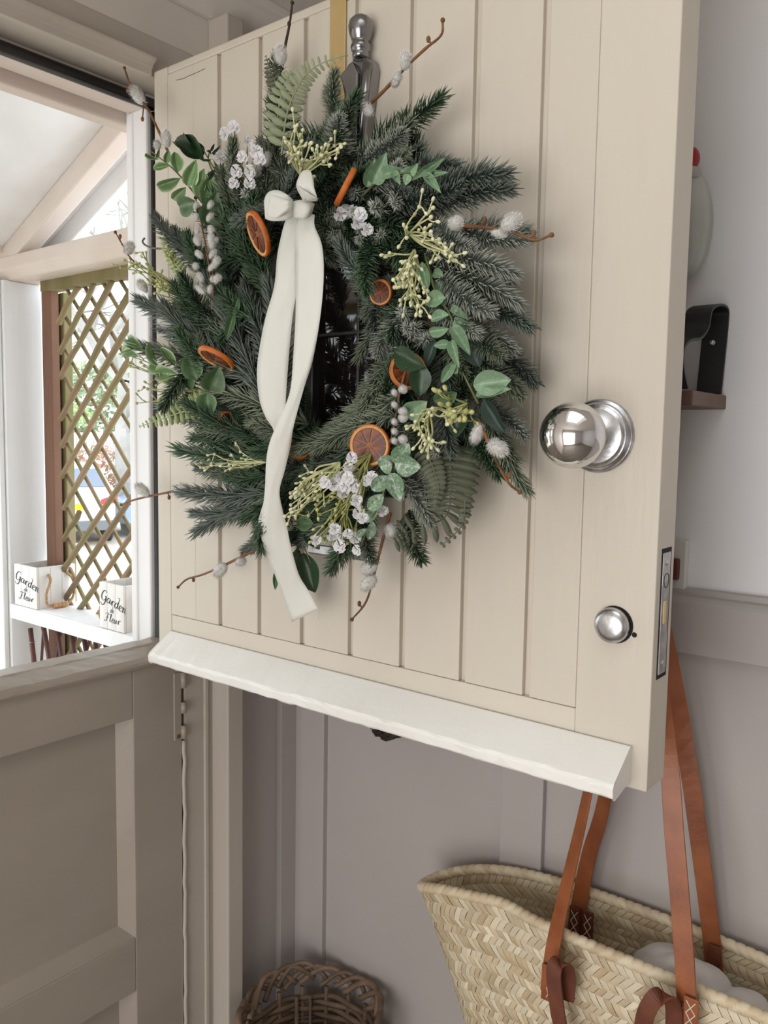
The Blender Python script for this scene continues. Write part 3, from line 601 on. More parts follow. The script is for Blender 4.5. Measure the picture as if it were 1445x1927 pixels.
# white picket fence
def at(px, py, d): return CAM + ray(px, py) * d
pf = thing('picket_fence', at(190, 1100, 5.0), 'white round-topped picket fence beyond the trellis', 'picket fence')
p0, p1 = at(144, 1022, 5.15), at(230, 1031, 5.0); dv = (p1 - p0); dv.z = 0; stp = dv / 2; dn = dv.normalized(); nrm = V((-dn.y, dn.x, 0))
for k in range(-4, 9):
    c = p0 + stp * k; ztop = p0.z + (p1.z - p0.z) / 2 * k
    hw = .046; pr = [(-hw, GZ - ztop), (hw, GZ - ztop)] + [(hw * math.cos(q), -hw + hw * math.sin(q)) for q in np.linspace(0, math.pi, 9)]
    mb = MB(); n = len(pr); vs_ = [c + dn * q[0] + V((0, 0, ztop - c.z + q[1])) + nrm * s for s in (-.009, .009) for q in pr]
    mb.add(vs_, [tuple(range(n)), tuple(range(n, 2 * n))[::-1]] + [(i, n + i, n + (i + 1) % n, (i + 1) % n) for i in range(n)])
    obj('picket', mb, G['picket'], pf, bevel=.002)
for dz in (.22, .75):
    A = p0 + stp * -4.3; B = p0 + stp * 8.3; A.z = B.z = p0.z - dz; mb = MB()
    vs_ = [q + nrm * s + V((0, 0, h)) for q in (A, B) for s, h in ((.010, 0), (.035, 0), (.035, .06), (.010, .06))]
    mb.add(vs_, [(0, 1, 2, 3), (7, 6, 5, 4), (0, 4, 5, 1), (1, 5, 6, 2), (2, 6, 7, 3), (3, 7, 4, 0)]); obj('rail', mb, G['picket'], pf)
# cars
def car(name, loc, fwd, body, label):
    fx = V((fwd[0], fwd[1], 0)).normalized(); lx = V((-fx.y, fx.x, 0)); t = thing(name, loc, label, 'car')
    def W(x, y, z): return V(loc) + fx * x + lx * y + V((0, 0, z))
    side = [(-2.0, .30), (-2.05, .55), (-2.0, .82), (-1.86, 1.0), (-1.35, 1.38), (-1.0, 1.46), (-.1, 1.46), (.35, 1.36), (1.0, .98), (1.75, .86), (2.02, .7), (2.05, .4), (2.0, .28)]
    def hw(x, z): return (.86 if z < .95 else .86 - (z - .95) * .42) * (1 - .03 * abs(x) ** 2 / 2)
    ys = [-1, -.97, -.85, 0, .85, .97, 1]; P = []
    for yk in ys:
        sh_ = 1 - .035 * (abs(yk) > .9) - .02 * (abs(yk) == 1)
        P.append([W(x * sh_, yk * hw(x, z), .88 + (z - .88) * (1 - .03 * (abs(yk) == 1))) for x, z in side])
    mb = MB().grid(P); n = len(side)
    mb.f += [tuple(range(n))[::-1], tuple(range((len(ys) - 1) * n, len(ys) * n))]
    mb.f += [((i + 1) * n, i * n, i * n + n - 1, (i + 1) * n + n - 1) for i in range(len(ys) - 1)]
    obj('body', mb, body, t, smooth=False, bevel=.04, seg=3)
    def quad(n_, pts, mat, th=.012):
        p = [W(*q) for q in pts]; nn = (p[1] - p[0]).cross(p[2] - p[0]).normalized() * th; k = len(p)
        m_ = MB().add([q - nn for q in p] + [q + nn for q in p], [tuple(range(k))[::-1], tuple(range(k, 2 * k))] + [(i, (i + 1) % k, k + (i + 1) % k, k + i) for i in range(k)])
        obj(n_, m_, mat, t, bevel=.006)
    quad('rear_window', [(-1.80, .66, 1.06), (-1.80, -.66, 1.06), (-1.38, -.56, 1.375), (-1.38, .56, 1.375)], G['glassc'])
    for s in (-1, 1):
        quad('side_window', [(-1.15, s * .835, 1.0), (.72, s * .835, 1.0), (.25, s * .69, 1.36), (-.95, s * .69, 1.38)], G['glassc'])
        quad('tail_light', [(-2.02, s * .84, .78), (-2.03, s * .52, .74), (-2.02, s * .54, .84), (-1.93, s * .84, .93)], G['tail'], .02)
        for x in (-1.28, 1.28):
            wl = obj('wheel', MB().lathe([(0, .2), (.0, .30), (.03, .32), (.17, .32), (.2, .30), (.2, .2)], W(x, s * .64 if s > 0 else -.84, .30), lx, 24), G['tyre'], t)
            obj('hubcap', MB().lathe([(0, .19), (.02, .17), (.03, .02)], W(x, s * .845, .30), lx * s, 20), G['steel'], wl)
    quad('windscreen', [(1.0, .68, 1.0), (1.0, -.68, 1.0), (.37, -.58, 1.37), (.37, .58, 1.37)], G['glassc'])
    quad('rear_bumper', [(-2.06, .8, .28), (-2.06, -.8, .28), (-2.08, -.8, .46), (-2.08, .8, .46)], G['bumper'], .02)
    quad('number_plate', [(-2.075, .26, .66), (-2.075, -.26, .66), (-2.06, -.26, .77), (-2.06, .26, .77)], G['plate'], .01)
    return t
dW = 15.0; c0 = at(132, 1000, dW); d0 = ray(132, 900); fw = V((d0.x, d0.y, 0)).normalized()
fwr = M.Rotation(math.radians(8), 3, 'Z') @ fw
cw = c0 + fwr * 2.0; car('white_hatchback', (cw.x, cw.y, GZ), fwr, G['carw'], 'white parked car with yellow number plate beyond the picket fence')
c1 = at(392, 1000, 18.0); d1_ = ray(250, 900); fb = M.Rotation(math.radians(104), 3, 'Z') @ V((d1_.x, d1_.y, 0)).normalized()
car('pale_blue_car', (c1.x, c1.y, GZ), fb, G['carb'], 'pale blue parked car behind the white car')
# far railing
ra = thing('garden_railing', at(200, 850, 24), 'pale vertical-bar railing far behind the parked cars', 'railing')
A, B = at(90, 868, 24), at(300, 862, 24); mb = MB()
for k in range(34):
    c = A.lerp(B, k / 33); mb.box((c.x - .03, c.y - .03, GZ), (c.x + .03, c.y + .03, c.z + .8 - .0))
obj('bars', mb, G['picket'], ra)['kind'] = 'stuff'
A.z += .72; B.z += .72; obj('rail', MB().tube([A, B], .045, 6), G['picket'], ra)
# hedge, shrub, bare trees
def leafcloud(name, c, rx, ry, rz_, n, size, mat):
    mb = MB()
    for _ in range(n):
        while True:
            p = V((U(-1, 1), U(-1, 1), U(-1, 1)))
            if p.length < 1: break
        p = p * (p.length ** -.4 if p.length > 0 else 1); q = V(c) + V((p.x * rx, p.y * ry, p.z * rz_))
        a = V((U(-1, 1), U(-1, 1), U(-1, 1))).normalized(); b = a.orthogonal().normalized(); s = size * U(.6, 1.3)
        mb.add([q - a * s, q + b * s * .5, q + a * s, q - b * s * .5], [(0, 1, 2, 3)], U(0, 1))
    return mb
hd = obj('evergreen_hedge', leafcloud('h', at(200, 770, 27), 4.5, 1.6, 1.5, 3800, .16, G['hedge']), G['hedge']); hd.data.materials.clear(); hd.data.materials.append(G['hedge'])
tag(hd, 'pale grey-green hedge far beyond the railing', 'hedge')
o = obj('garden_shrub', leafcloud('h', at(185, 880, 22), 1.2, .5, .6, 700, .09, None), G['redshrub']); tag(o, 'low pinkish shrub in front of the far railing', 'shrub')
o = obj('garden_shrub', leafcloud('h', at(142, 780, 21), .45, .4, .3, 260, .06, None), mk('lime_shrub', srgb(170, 196, 120), srgb(140, 170, 100), ns=5, rough=.8)); tag(o, 'small lime green shrub left of the far railing', 'shrub')
def tree(base, h, label, seed):
    random.seed(seed); mb = MB()
    def br(p, d, L, r, dep):
        pts = [p]; q = V(p); dd = V(d)
        for k in range(3):
            dd = (dd + V((random.gauss(0, .16), random.gauss(0, .16), random.gauss(0.03, .1)))).normalized(); q = q + dd * L / 3; pts.append(V(q))
        mb.tube(pts, [r, r * .88, r * .76, r * .62], 5 if dep > 2 else 3, cap=False)
        if dep == 0: return
        for _ in range(3 if dep > 1 else 4):
            a = dd.orthogonal().normalized(); a = M.Rotation(U(0, 6.28), 3, dd) @ a
            nd = (dd + a * U(.4, .9)).normalized(); br(pts[random.choice((2, 3, 3))], nd, L * U(.6, .82), r * .56, dep - 1)
    br(V(base), V((0, 0, 1)), h * .3, h * .022, 5)
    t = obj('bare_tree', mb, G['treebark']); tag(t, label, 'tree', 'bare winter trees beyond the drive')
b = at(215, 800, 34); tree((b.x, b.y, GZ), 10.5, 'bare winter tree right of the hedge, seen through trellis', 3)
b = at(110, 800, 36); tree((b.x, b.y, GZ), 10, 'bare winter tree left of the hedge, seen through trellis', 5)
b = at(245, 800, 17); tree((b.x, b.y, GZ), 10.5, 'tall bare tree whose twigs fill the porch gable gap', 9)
random.seed(11)
# ------------------------------------------------------------------ things on the right-hand wall
def ribbon(path, width, thick, sub=6):      # path: list of (point, width direction); flat strap with thickness
    n = len(path); pts = catmull([p for p, _ in path], sub); ws = catmull([V(q) for _, q in path], sub); k = len(pts)
    wd = width if isinstance(width, list) else [width] * n
    wl = [v.x for v in catmull([(q, 0, 0) for q in wd], sub)]
    vs_ = []; fs = []
    for i, p in enumerate(pts):
        t = (pts[min(i + 1, k - 1)] - pts[max(i - 1, 0)]).normalized(); a = ws[i] - t * ws[i].dot(t); a = a.normalized(); nn = t.cross(a)
        for s, h in ((-1, -1), (1, -1), (1, 1), (-1, 1)): vs_.append(p + a * s * wl[i] / 2 + nn * h * thick / 2)
    for i in range(k - 1):
        for j in range(4): fs.append((i * 4 + j, i * 4 + (j + 1) % 4, (i + 1) * 4 + (j + 1) % 4, (i + 1) * 4 + j))
    fs += [(3, 2, 1, 0), (k * 4 - 4, k * 4 - 3, k * 4 - 2, k * 4 - 1)]
    return MB().add(vs_, fs)
XU = XW + .012
ye = onx(1367, 750, XU).y
sfx = ony(1303, 752, ye).x; sft = ony(1335, 739, ye).z; sfb = ony(1335, 767, ye).z
ws_ = box('wall_shelf', (sfx, ye, sfb), (XU, ye + .12, sft), G['shelfw'], bevel=.0015); tag(ws_, 'small dark wooden shelf on the wall behind the door edge', 'shelf')
def pt(px, py, dy=0): p = ony(px, py, ye + .004); return V((min(p.x, XU - .003), p.y + dy + .012, p.z))
stp_ = [(pt(1353, 737), (0, 1, 0)), (pt(1359, 680), (0, 1, 0)), (pt(1366, 610), (0, 1, 0)), (pt(1366, 582), (0, 1, 0)), (pt(1352, 574), (0, 1, 0)), (pt(1336, 584), (0, 1, 0)), (pt(1330, 615), (0, 1, 0)), (pt(1316, 636), (0, 1, 0)), (pt(1296, 641), (0, 1, 0)), (pt(1284, 655), (0, 1, 0)), (pt(1282, 690), (0, 1, 0)), (pt(1290, 737), (0, 1, 0))]
stp_[0] = (V((stp_[0][0].x, stp_[0][0].y, sft + .001)), (0, 1, 0)); stp_[-1] = (V((stp_[-1][0].x, stp_[-1][0].y, sft + .001)), (0, 1, 0))
bs_ = obj('strap_holder', ribbon(stp_, .030, .003), G['blackm'], bevel=.0005); tag(bs_, 'black curved strap holder standing on the small wooden wall shelf', 'holder')
rv = pt(1352, 645); obj('rivet', MB().lathe([(0, .0035), (.001, .003), (.0014, .0005)], rv + V((-.004, -.006, 0)), (-1, -.4, 0), 14), G['steel'], bs_, smooth=True)
jc = pt(1318, 737, .045)
jr = obj('jar', MB().lathe([(0, .018), (.003, .0205), (.045, .0205), (.052, .018), (.056, .0185), (.060, .0185), (.0605, .015)], (jc.x, jc.y + .01, sft), (0, 0, 1), 28), G['paleheart'], smooth=True); tag(jr, 'pale ceramic jar behind the black strap on the small shelf', 'jar')
gc = onx(1284, 425, XU - .028)
gn = thing('wall_ornament', gc, 'pale rounded ornament with a red bobble on the wall, mostly hidden by the door', 'ornament')
bd = MB(); P = []
for i in range(13):
    th = math.pi * i / 12; row = []
    for j in range(25):
        q = 2 * math.pi * j / 24; r_ = math.sin(th) ** .8 * (1 + .06 * math.sin(9 * q)); row.append(V((gc.x + .024 * r_ * math.cos(q), gc.y + .034 * r_ * math.sin(q), gc.z + .064 * math.cos(th))))
    P.append(row)
obj('pale_body', bd.grid(P), G['paleheart'], gn, smooth=True)
rb = onx(1299, 299, XU - .035); obj('bobble', MB().ball(rb, .011, .011, .014, n=16, m=10), G['redberry'], gn, smooth=True)
obj('pointed_top', MB().lathe([(0, .026), (.03, .020), (.07, .006), (.075, .001)], gc + V((0, 0.005, .05)), (0, .1, 1), 20), G['paleheart'], gn, smooth=True)
ysw = onx(1290, 1065, XU - .013).y; zs0, zs1 = dz1 + .001, onx(1290, 1018, XU - .013).z
sw = box('switch_box', (XU - .013, ysw, zs0), (XU, ysw + .086, zs1), G['plastic'], bevel=.0015); tag(sw, 'white plastic switch box sitting on the dado rail by the door edge', 'switch')
yrk = onx(1276, 1070, XU - .02).y
obj('rocker', MB().box((XU - .021, yrk, onx(1272, 1092, XU - .02).z), (XU - .012, yrk + .016, onx(1272, 1052, XU - .02).z)), G['leatherd'], sw, bevel=.002)['label'] = 'red-brown rocker'
# peg with the bag
pg = V((.17, -.655, onx(1270, 1072, .17).z))
peg = obj('coat_peg', MB().lathe([(0, .012), (.006, .012), (.010, .007), (.06, .0068), (.078, .009), (.088, .0125), (.094, .011), (.097, .004)], V((XU, pg.y, pg.z - .012)), (-1, 0, .12), 20), G['grip'], smooth=True)
tag(peg, 'turned brown wooden coat peg above the dado rail', 'coat peg'); peg.data.materials.clear(); peg.data.materials.append(G['leather'])
# --- woven market bag
BXC, BYC, BA, BB = .178, -.672, .330, .0575
bagt = thing('market_basket', (BXC, BYC, .55), 'woven palm-straw market basket with tan leather straps hanging on the wall', 'basket bag')
def aA(d): return BA - .60 * d + .55 * d * d if d < .5 else 0
def S(th, d, off=0):
    c, s = math.cos(th), math.sin(th); zr_ = .850 - .050 * abs(c) ** 4
    a_ = aA(d); b_ = BB * (1 - .3 * d) * (1 + .25 * math.sin(min(1, d / .2) * math.pi / 2) * (s < 0))
    shp = abs(s) ** .85 * (1 if s >= 0 else -1)
    x = BXC + b_ * shp; y = BYC + a_ * c
    if s < 0: x += .010 * math.exp(-((c - .52) / .12) ** 2) * (1 - d / .1 if d < .1 else 0)      # dent in the near rim
    nx_, ny_ = b_ * 0 + shp / max(b_, .01) * .05, c * .25 / max(a_, .05)
    l = math.hypot(nx_, ny_) or 1
    return V((x + off * nx_ / l, y + off * ny_ / l, zr_ - d * .97))
tab = [0.0]; NT = 720; pv = S(0, 0)
for i in range(1, NT + 1):
    q = S(2 * math.pi * i / NT, 0); tab.append(tab[-1] + (q - pv).length); pv = q
PER = tab[-1]
def th_of(s):
    s = (s % 1) * PER; lo, hi = 0, NT
    while hi - lo > 1:
        m_ = (lo + hi) // 2
        if tab[m_] <= s: lo = m_
        else: hi = m_
    return 2 * math.pi * (lo + (s - tab[lo]) / max(tab[hi] - tab[lo], 1e-9)) / NT
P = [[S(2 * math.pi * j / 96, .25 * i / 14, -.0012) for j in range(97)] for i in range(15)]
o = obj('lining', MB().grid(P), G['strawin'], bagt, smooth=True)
NR = int(PER / .0108); RH = .0122
front = []; rest = MB(); inner = MB()
def stitch(r_, k, side):
    d0 = .006 + r_ * RH; dirn = 1 if r_ % 2 else -1; ds = 1.0 / NR; s0 = (k + (.5 if r_ % 2 else 0)) * ds
    band = abs(((r_ + .5) % 3) / 3 - .5) * 2; jit = U(.82, 1.18)
    P = []
    for a in range(4):
        u_ = a / 3; row = []
        for b in range(3):
            v_ = b / 2 - .5
            ss = s0 + (v_ * .94 + dirn * (u_ - .5) * 1.25) * ds; dd = d0 + (u_ * 1.32 - .16) * RH
            h = (.0002 + .0030 * math.sin(math.pi * (.08 + .84 * u_)) * (1 - 1.3 * v_ * v_) * jit + .0020 * (1 - band)) * side
            row.append(S(th_of(ss), max(dd, 0), h))
        P.append(row)
    return P
cand = []
for r_ in range(20):
    for k in range(NR):
        P = stitch(r_, k, 1); c = P[1][1]; d = c - CAM; zc_ = d.dot(_f); px = IW / 2 + FPX * d.dot(_r) / zc_; py = IH / 2 - FPX * d.dot(_u) / zc_
        th = th_of(k / NR); t_ = U(0, 1) ** 1.3 * .9 + .05
        if math.sin(th) < .05 and px < IW and py < IH - 2 and r_ > 0: cand.append((zc_, P, t_))
        else: rest.grid(P, t_)
cand.sort(key=lambda q: q[0])
for z_, P, t_ in cand[:290]: obj('strand', MB().grid(P, t_), G['straw'], bagt, smooth=True)
for z_, P, t_ in cand[290:]: rest.grid(P, t_)
for r_ in range(13):
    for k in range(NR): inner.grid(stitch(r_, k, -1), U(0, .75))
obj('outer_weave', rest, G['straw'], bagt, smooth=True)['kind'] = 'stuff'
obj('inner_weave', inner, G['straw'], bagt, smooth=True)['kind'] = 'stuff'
# wrapped rim: slanted wraps of straw around a core
NW = 120; rm = MB(); nseg = NW * 8; rv_ = []; rc_ = []; rf_ = []
rcs = [random.random() for _ in range(NW + 2)]
for i in range(nseg):
    s_ = i / nseg; p = S(th_of(s_), 0) + V((0, 0, .002)); t_ = (S(th_of(s_ + .0006), 0) - S(th_of(s_ - .0006), 0)).normalized(); a_ = V((0, 0, 1)) - t_ * t_.z; a_.normalize(); b_ = t_.cross(a_)
    for j in range(12):
        q = 2 * math.pi * j / 12; w_ = s_ * NW + .55 * math.cos(q); f_ = w_ % 1.0
        r_ = .0064 * (1 - .17 * max(0, 1 - min(f_, 1 - f_) / .16)) + .0005 * math.sin(math.pi * f_)
        rv_.append(p + (a_ * math.cos(q) * 1.12 + b_ * math.sin(q)) * r_); rc_.append(.15 + .6 * rcs[int(w_) % NW])
for i in range(nseg):
    for j in range(12): rf_.append((i * 12 + j, i * 12 + (j + 1) % 12, ((i + 1) % nseg) * 12 + (j + 1) % 12, ((i + 1) % nseg) * 12 + j))
rm.add(rv_, rf_, rc_); obj('rim_wrap', rm, G['straw'], bagt, smooth=True)
# leather straps
def fs_(px, py, X): return onx(px, py, X)
YD, XD = V((0, 1, 0)), V((1, 0, 0))
topz = pg.z + .002
fl = [(fs_(1030, 1868, .098), YD), (fs_(1036, 1815, .100), YD), (fs_(1046, 1755, .104), V((.25, .9, 0))), (fs_(1072, 1640, .115), V((.45, .8, 0))), (fs_(1106, 1490, .135), V((.6, .7, 0))), (V((.168, -0.640, topz - .05)), V((.9, .3, 0))), (V((.178, -.655, topz)), XD), (V((.168, -0.669, topz - .05)), V((.9, -.3, 0))), (fs_(1257, 1420, .135), V((.3, -.95, 0))), (fs_(1268, 1560, .122), V((.1, -1, 0))), (fs_(1280, 1700, .108), V((0, -1, 0))), (fs_(1288, 1810, .099), V((0, -1, 0))), (fs_(1293, 1905, .096), V((0, -1, 0))), (fs_(1294, 1945, .096), V((0, -1, 0)))]
for i in range(8, 14): fl[i] = (fl[i][0], -fl[i][1]) if False else fl[i]
sA = obj('strap', ribbon(fl, [.019, .019, .020, .020, .020, .020, .020, .020, .021, .022, .022, .022, .022, .022], .0030, 8), G['leather'], bagt, bevel=.0007)
bk = [(fs_(1080, 1760, .222), YD), (fs_(1090, 1700, .222), YD), (fs_(1108, 1610, .218), V((.2, .9, 0))), (fs_(1140, 1490, .214), V((.4, .8, 0))), (V((.205, -0.636, topz - .06)), V((.9, .3, 0))), (V((.208, -.655, topz - .001)), XD), (V((.205, -0.671, topz - .06)), V((.9, -.3, 0))), (fs_(1292, 1420, .212), V((.3, -.95, 0))), (fs_(1315, 1580, .216), V((.1, -1, 0))), (fs_(1338, 1760, .222), V((0, -1, 0))), (fs_(1344, 1830, .222), V((0, -1, 0)))]
sB = obj('strap', ribbon(bk, .0215, .0030, 8), G['leather'], bagt, bevel=.0007)
def xstitch(parent, c, ex, ey, n, w_, h_, nrm_):
    for k in range(n):
        b = V(c) + ey * (h_ * (k + .5) / n - h_ / 2)
        for s in (-1, 1):
            obj('stitch', MB().tube([b - ex * w_ / 2 - ey * s * h_ / n / 2 + nrm_ * .0016, b + nrm_ * .0022, b + ex * w_ / 2 + ey * s * h_ / n / 2 + nrm_ * .0016], .00055, 5), G['thread'], parent)
NXm = V((-1, 0, 0)); ZD = V((0, 0, 1))
# front tabs (short handle looped back on itself)
def tab_(px, py, X, w_, h_, mat, nm='strap_tab'):
    c = fs_(px, py, X); o = box(nm, (c.x - .0015, c.y - w_ / 2, c.z - h_ / 2), (c.x + .0015, c.y + w_ / 2, c.z + h_ / 2), mat, bagt, bevel=.0008); return o, c
t1, c = tab_(1066, 1852, .0945, .010, .042, G['leatherd']); xstitch(t1, c, YD, ZD, 3, .007, .034, NXm)
t0_, c = tab_(1031, 1850, .094, .017, .046, G['leather']); xstitch(t0_, c + V((0, -.002, 0)), YD, ZD, 3, .006, .036, NXm)
t2, c = tab_(1277, 1925, .0925, .012, .05, G['leatherd']); xstitch(t2, c, YD, ZD, 3, .008, .042, NXm)
t3, c = tab_(1299, 1918, .0915, .016, .05, G['leather']); xstitch(t3, c, YD, ZD, 3, .010, .042, NXm)
sh1 = [(fs_(1066, 1880, .0905), YD), (fs_(1069, 1838, .089), YD), (fs_(1064, 1816, .083), YD), (fs_(1050, 1812, .076), YD), (fs_(1042, 1830, .072), YD), (fs_(1046, 1880, .072), YD), (fs_(1056, 1935, .073), YD), (fs_(1085, 2010, .076), YD), (fs_(1150, 2050, .076), YD), (fs_(1200, 2010, .075), YD), (fs_(1207, 1950, .073), YD), (fs_(1216, 1905, .070), YD), (fs_(1236, 1876, .072), YD), (fs_(1258, 1876, .080), YD), (fs_(1268, 1900, .087), YD), (fs_(1268, 1940, .0885), YD)]
obj('short_strap', ribbon(sh1, .019, .0032, 6), G['leatherd'], bagt, bevel=.0007)
for px, py in ((1081, 1733), (1106, 1742)):
    t4, c = tab_(px, py, .2155, .015, .040, G['leatherd']); xstitch(t4, c, YD, ZD, 2, .010, .030, NXm)
t5, c = tab_(1343, 1812, .2155, .016, .045, G['leatherd'])
# cloth in the bag
def blob(name, c, rx, ry, rz_, label, seed):
    random.seed(seed); ph = [(V((U(-1, 1), U(-1, 1), U(-1, 1))) * 3.2, U(0, 6)) for _ in range(7)]; P = []
    for i in range(25):
        th = math.pi * i / 24; row = []
        for j in range(41):
            q = 2 * math.pi * j / 40; n_ = V((math.sin(th) * math.cos(q), math.sin(th) * math.sin(q), math.cos(th)))
            w_ = 1 + .05 * sum(abs(math.sin(n_.dot(k_) + p_)) - .6 for k_, p_ in ph); row.append(V(c) + V((n_.x * rx, n_.y * ry, n_.z * rz_)) * w_)
        P.append(row)
    o = obj(name, MB().grid(P), G['cloth'], smooth=True); return tag(o, label, 'cloth')
c = onx(1278, 1860, .165); blob('folded_cloth', c, .038, .062, .045, 'crumpled grey-white cloth behind the right tan strap in the straw basket', 4)
c = onx(1398, 1912, .165); blob('folded_cloth', c, .034, .032, .026, 'smaller grey-white cloth fold at the right edge inside the straw basket', 6)
random.seed(21)
# --- tall wicker basket in the corner
WC = V((.1215, -.164, 0)); WR = .113; WZ = .548
wk = thing('wicker_basket', (WC.x, WC.y, 0), 'tall round grey-brown wicker basket standing in the corner', 'basket')
NSK = 16
def ring(z, r_, ph, rad, amp=.0032):
    pts = []
    for j in range(97):
        q = 2 * math.pi * j / 96; rr_ = r_ + amp * math.cos(NSK / 2 * q + ph); pts.append((WC.x + rr_ * math.cos(q), WC.y + rr_ * math.sin(q), z + .0012 * math.sin(3 * q + z * 90)))
    return MB().tube(pts, rad, 6, cap=False)
for k in range(46):
    z = .02 + k * .0106; r_ = WR * (.80 + .20 * z / WZ)
    obj('withy', ring(z, r_ - .004, math.pi * (k % 2), U(.0042, .0054)), G['wicker'], wk, smooth=True)
for j in range(NSK):
    q = 2 * math.pi * (j + .25) / NSK
    obj('stake', MB().tube([(WC.x + (WR * (.80 + .2 * z / WZ) - .004) * math.cos(q), WC.y + (WR * (.80 + .2 * z / WZ) - .004) * math.sin(q), z) for z in (.0, .25, .515)], .0042, 6), G['wicker'], wk, smooth=True)
NA = 26
for j in range(NA):
    q0 = 2 * math.pi * j / NA + U(-.05, .05); sp = U(.75, 1.0); pts = []; zz = U(-.004, .004); ro_ = U(.92, 1.06)
    for k in range(12):
        f_ = k / 11; q = q0 + sp * f_; rad_ = WR * (.965 + .07 * math.sin(math.pi * f_) * ro_ - .05 * f_) + .003 * math.cos(f_ * 6 + j)
        pts.append((WC.x + rad_ * math.cos(q), WC.y + rad_ * math.sin(q), WZ - .022 + zz + .026 * math.sin(math.pi * min(1, f_ * 1.05)) * ro_ - .010 * (j % 2) * f_))
    obj('rim_withy', MB().tube(pts, [U(.0038, .0056)] * 12, 7), G['wicker'], wk, smooth=True)
for px, r_, m in ((566, .0038, 'wicker'), (604, .0012, 'wicker'), (609, .0012, 'wicker')):
    q = ony(px, 1850, -.06); ang = math.atan2(-.05 - WC.y + .02, q.x - WC.x); rad_ = WR * .86
    pts = [(WC.x + rad_ * math.cos(ang) * (.9 + .1 * z / WZ), WC.y + rad_ * math.sin(ang) * (.9 + .1 * z / WZ), z) for z in (.3, .4, .505)]
    obj('loose_withy', MB().tube(pts, r_, 6), G['wicker'], wk, smooth=True)
# wicker ornament on the wall, its foot just showing below the weatherboard
oc = onx(730, 1345, XW - .03)
wo = thing('wicker_ornament', oc, 'dark wicker ornament whose foot peeps out below the weatherboard', 'ornament')
for k in range(9):
    pts = []
    for j in range(40):
        q = 2 * math.pi * j / 39; rr_ = .034 + .004 * math.sin(5 * q + k * 1.3) + .002 * k % .006
        pts.append(V((oc.x + .012 * math.sin(7 * q + k), oc.y + rr_ * math.sin(q), oc.z + .006 + rr_ * math.cos(q) * 1.05)))
    obj('twig_loop', MB().tube(pts, .0028, 5, cap=False), G['bark'], wo, smooth=True)
# ------------------------------------------------------------------ wreath on the door
random.seed(33)
WCY, WCZ = -.360, 1.583
wr_ = thing('door_wreath', (-T - .01, WCY, WCZ), 'large evergreen door wreath with oranges, pussy willow and ivory ribbon', 'wreath')
def D(px, py, off): return onx(px, py, -T - off)
# twig frame
for k in range(5):
    pts = [V((-T - .022 + .008 * math.sin(5 * q + k), WCY + (.178 + .012 * math.sin(3 * q + k * 1.3)) * math.cos(q), WCZ + (.178 + .012 * math.sin(3 * q + k * 1.3)) * math.sin(q))) for q in np.linspace(0, 2 * math.pi, 64)]
    obj('twig_ring', MB().tube(pts, .006, 6, cap=False), G['bark'], wr_, smooth=True)
def fir_mesh(seed, L=.13, nl=.021, dens=300, bend=.12, flat=.75):
    rs = random.Random(seed); mb = MB(); pts = []
    for i in range(9):
        f_ = i / 8; pts.append(V((L * f_, bend * L * math.sin(f_ * 1.8) , 0)))
    mb.tube(pts, [.0017 * (1 - .6 * i / 8) for i in range(9)], 5, .0)
    vs_ = []; fs = []; cs = []
    for k in range(dens):
        f_ = k / dens; t = f_ * 8; i = min(int(t), 7); p = pts[i].lerp(pts[i + 1], t - i); ax = (pts[i + 1] - pts[i]).normalized()
        q = k * 2.39996 + rs.uniform(-.4, .4); a = V((0, 0, 1)); b = ax.cross(a)
        rd = a * math.cos(q) * flat + b * math.sin(q)
        lean = .62 + 1.3 * f_ ** 3 + rs.uniform(-.15, .25); d = (rd + ax * lean).normalized(); ln = nl * (1 - .35 * f_ ** 4) * rs.uniform(.75, 1.12)
        if f_ < .05: ln *= .6
        cu = (ax * .28 + V((rs.uniform(-.1, .1), rs.uniform(-.1, .1), rs.uniform(-.1, .1)))) * ln
        m_ = p + d * ln * .55; e = p + d * ln * .95 + cu * .55; s1 = d.orthogonal().normalized(); s2 = d.cross(s1); w_ = .00100
        n0 = len(vs_)
        for c_, ww in ((p, w_ * .8), (m_, w_)):
            for j in range(3):
                g = j * 2.0944; vs_.append(c_ + (s1 * math.cos(g) + s2 * math.sin(g)) * ww)
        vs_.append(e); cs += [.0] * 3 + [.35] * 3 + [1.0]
        for j in range(3):
            fs.append((n0 + j, n0 + (j + 1) % 3, n0 + 3 + (j + 1) % 3, n0 + 3 + j)); fs.append((n0 + 3 + j, n0 + 3 + (j + 1) % 3, n0 + 6))
    mb.add(vs_, fs, cs); return mb
FIR = {}
def fir(kind, var, m):
    key = (kind, var)
    if key not in FIR:
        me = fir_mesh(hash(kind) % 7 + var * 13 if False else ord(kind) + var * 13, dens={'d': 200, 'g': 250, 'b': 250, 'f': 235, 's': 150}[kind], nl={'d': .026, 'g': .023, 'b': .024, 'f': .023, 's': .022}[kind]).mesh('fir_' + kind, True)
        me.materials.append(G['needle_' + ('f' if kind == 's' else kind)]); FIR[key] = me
    return FIR[key]
def branch(A, B, kind, thick=1.0, par=None):
    A, B = V(A), V(B); d = B - A; L = d.length; x = d.normalized(); nz_ = (CAM - A).normalized() + V((U(-.4, .4), U(-.4, .4), U(-.4, .4)))
    z = (nz_ - x * nz_.dot(x)).normalized(); y = z.cross(x); sc = L / .13; st = (.75 + .25 * sc) * thick
    if random.random() < .5: y = -y; z = -z
    m = M(((x.x * sc, y.x * st, z.x * st, A.x), (x.y * sc, y.y * st, z.y * st, A.y), (x.z * sc, y.z * st, z.z * st, A.z), (0, 0, 0, 1)))
    return link('fir_branch', fir(kind, random.randrange(3), None), None, par or wr_, m)
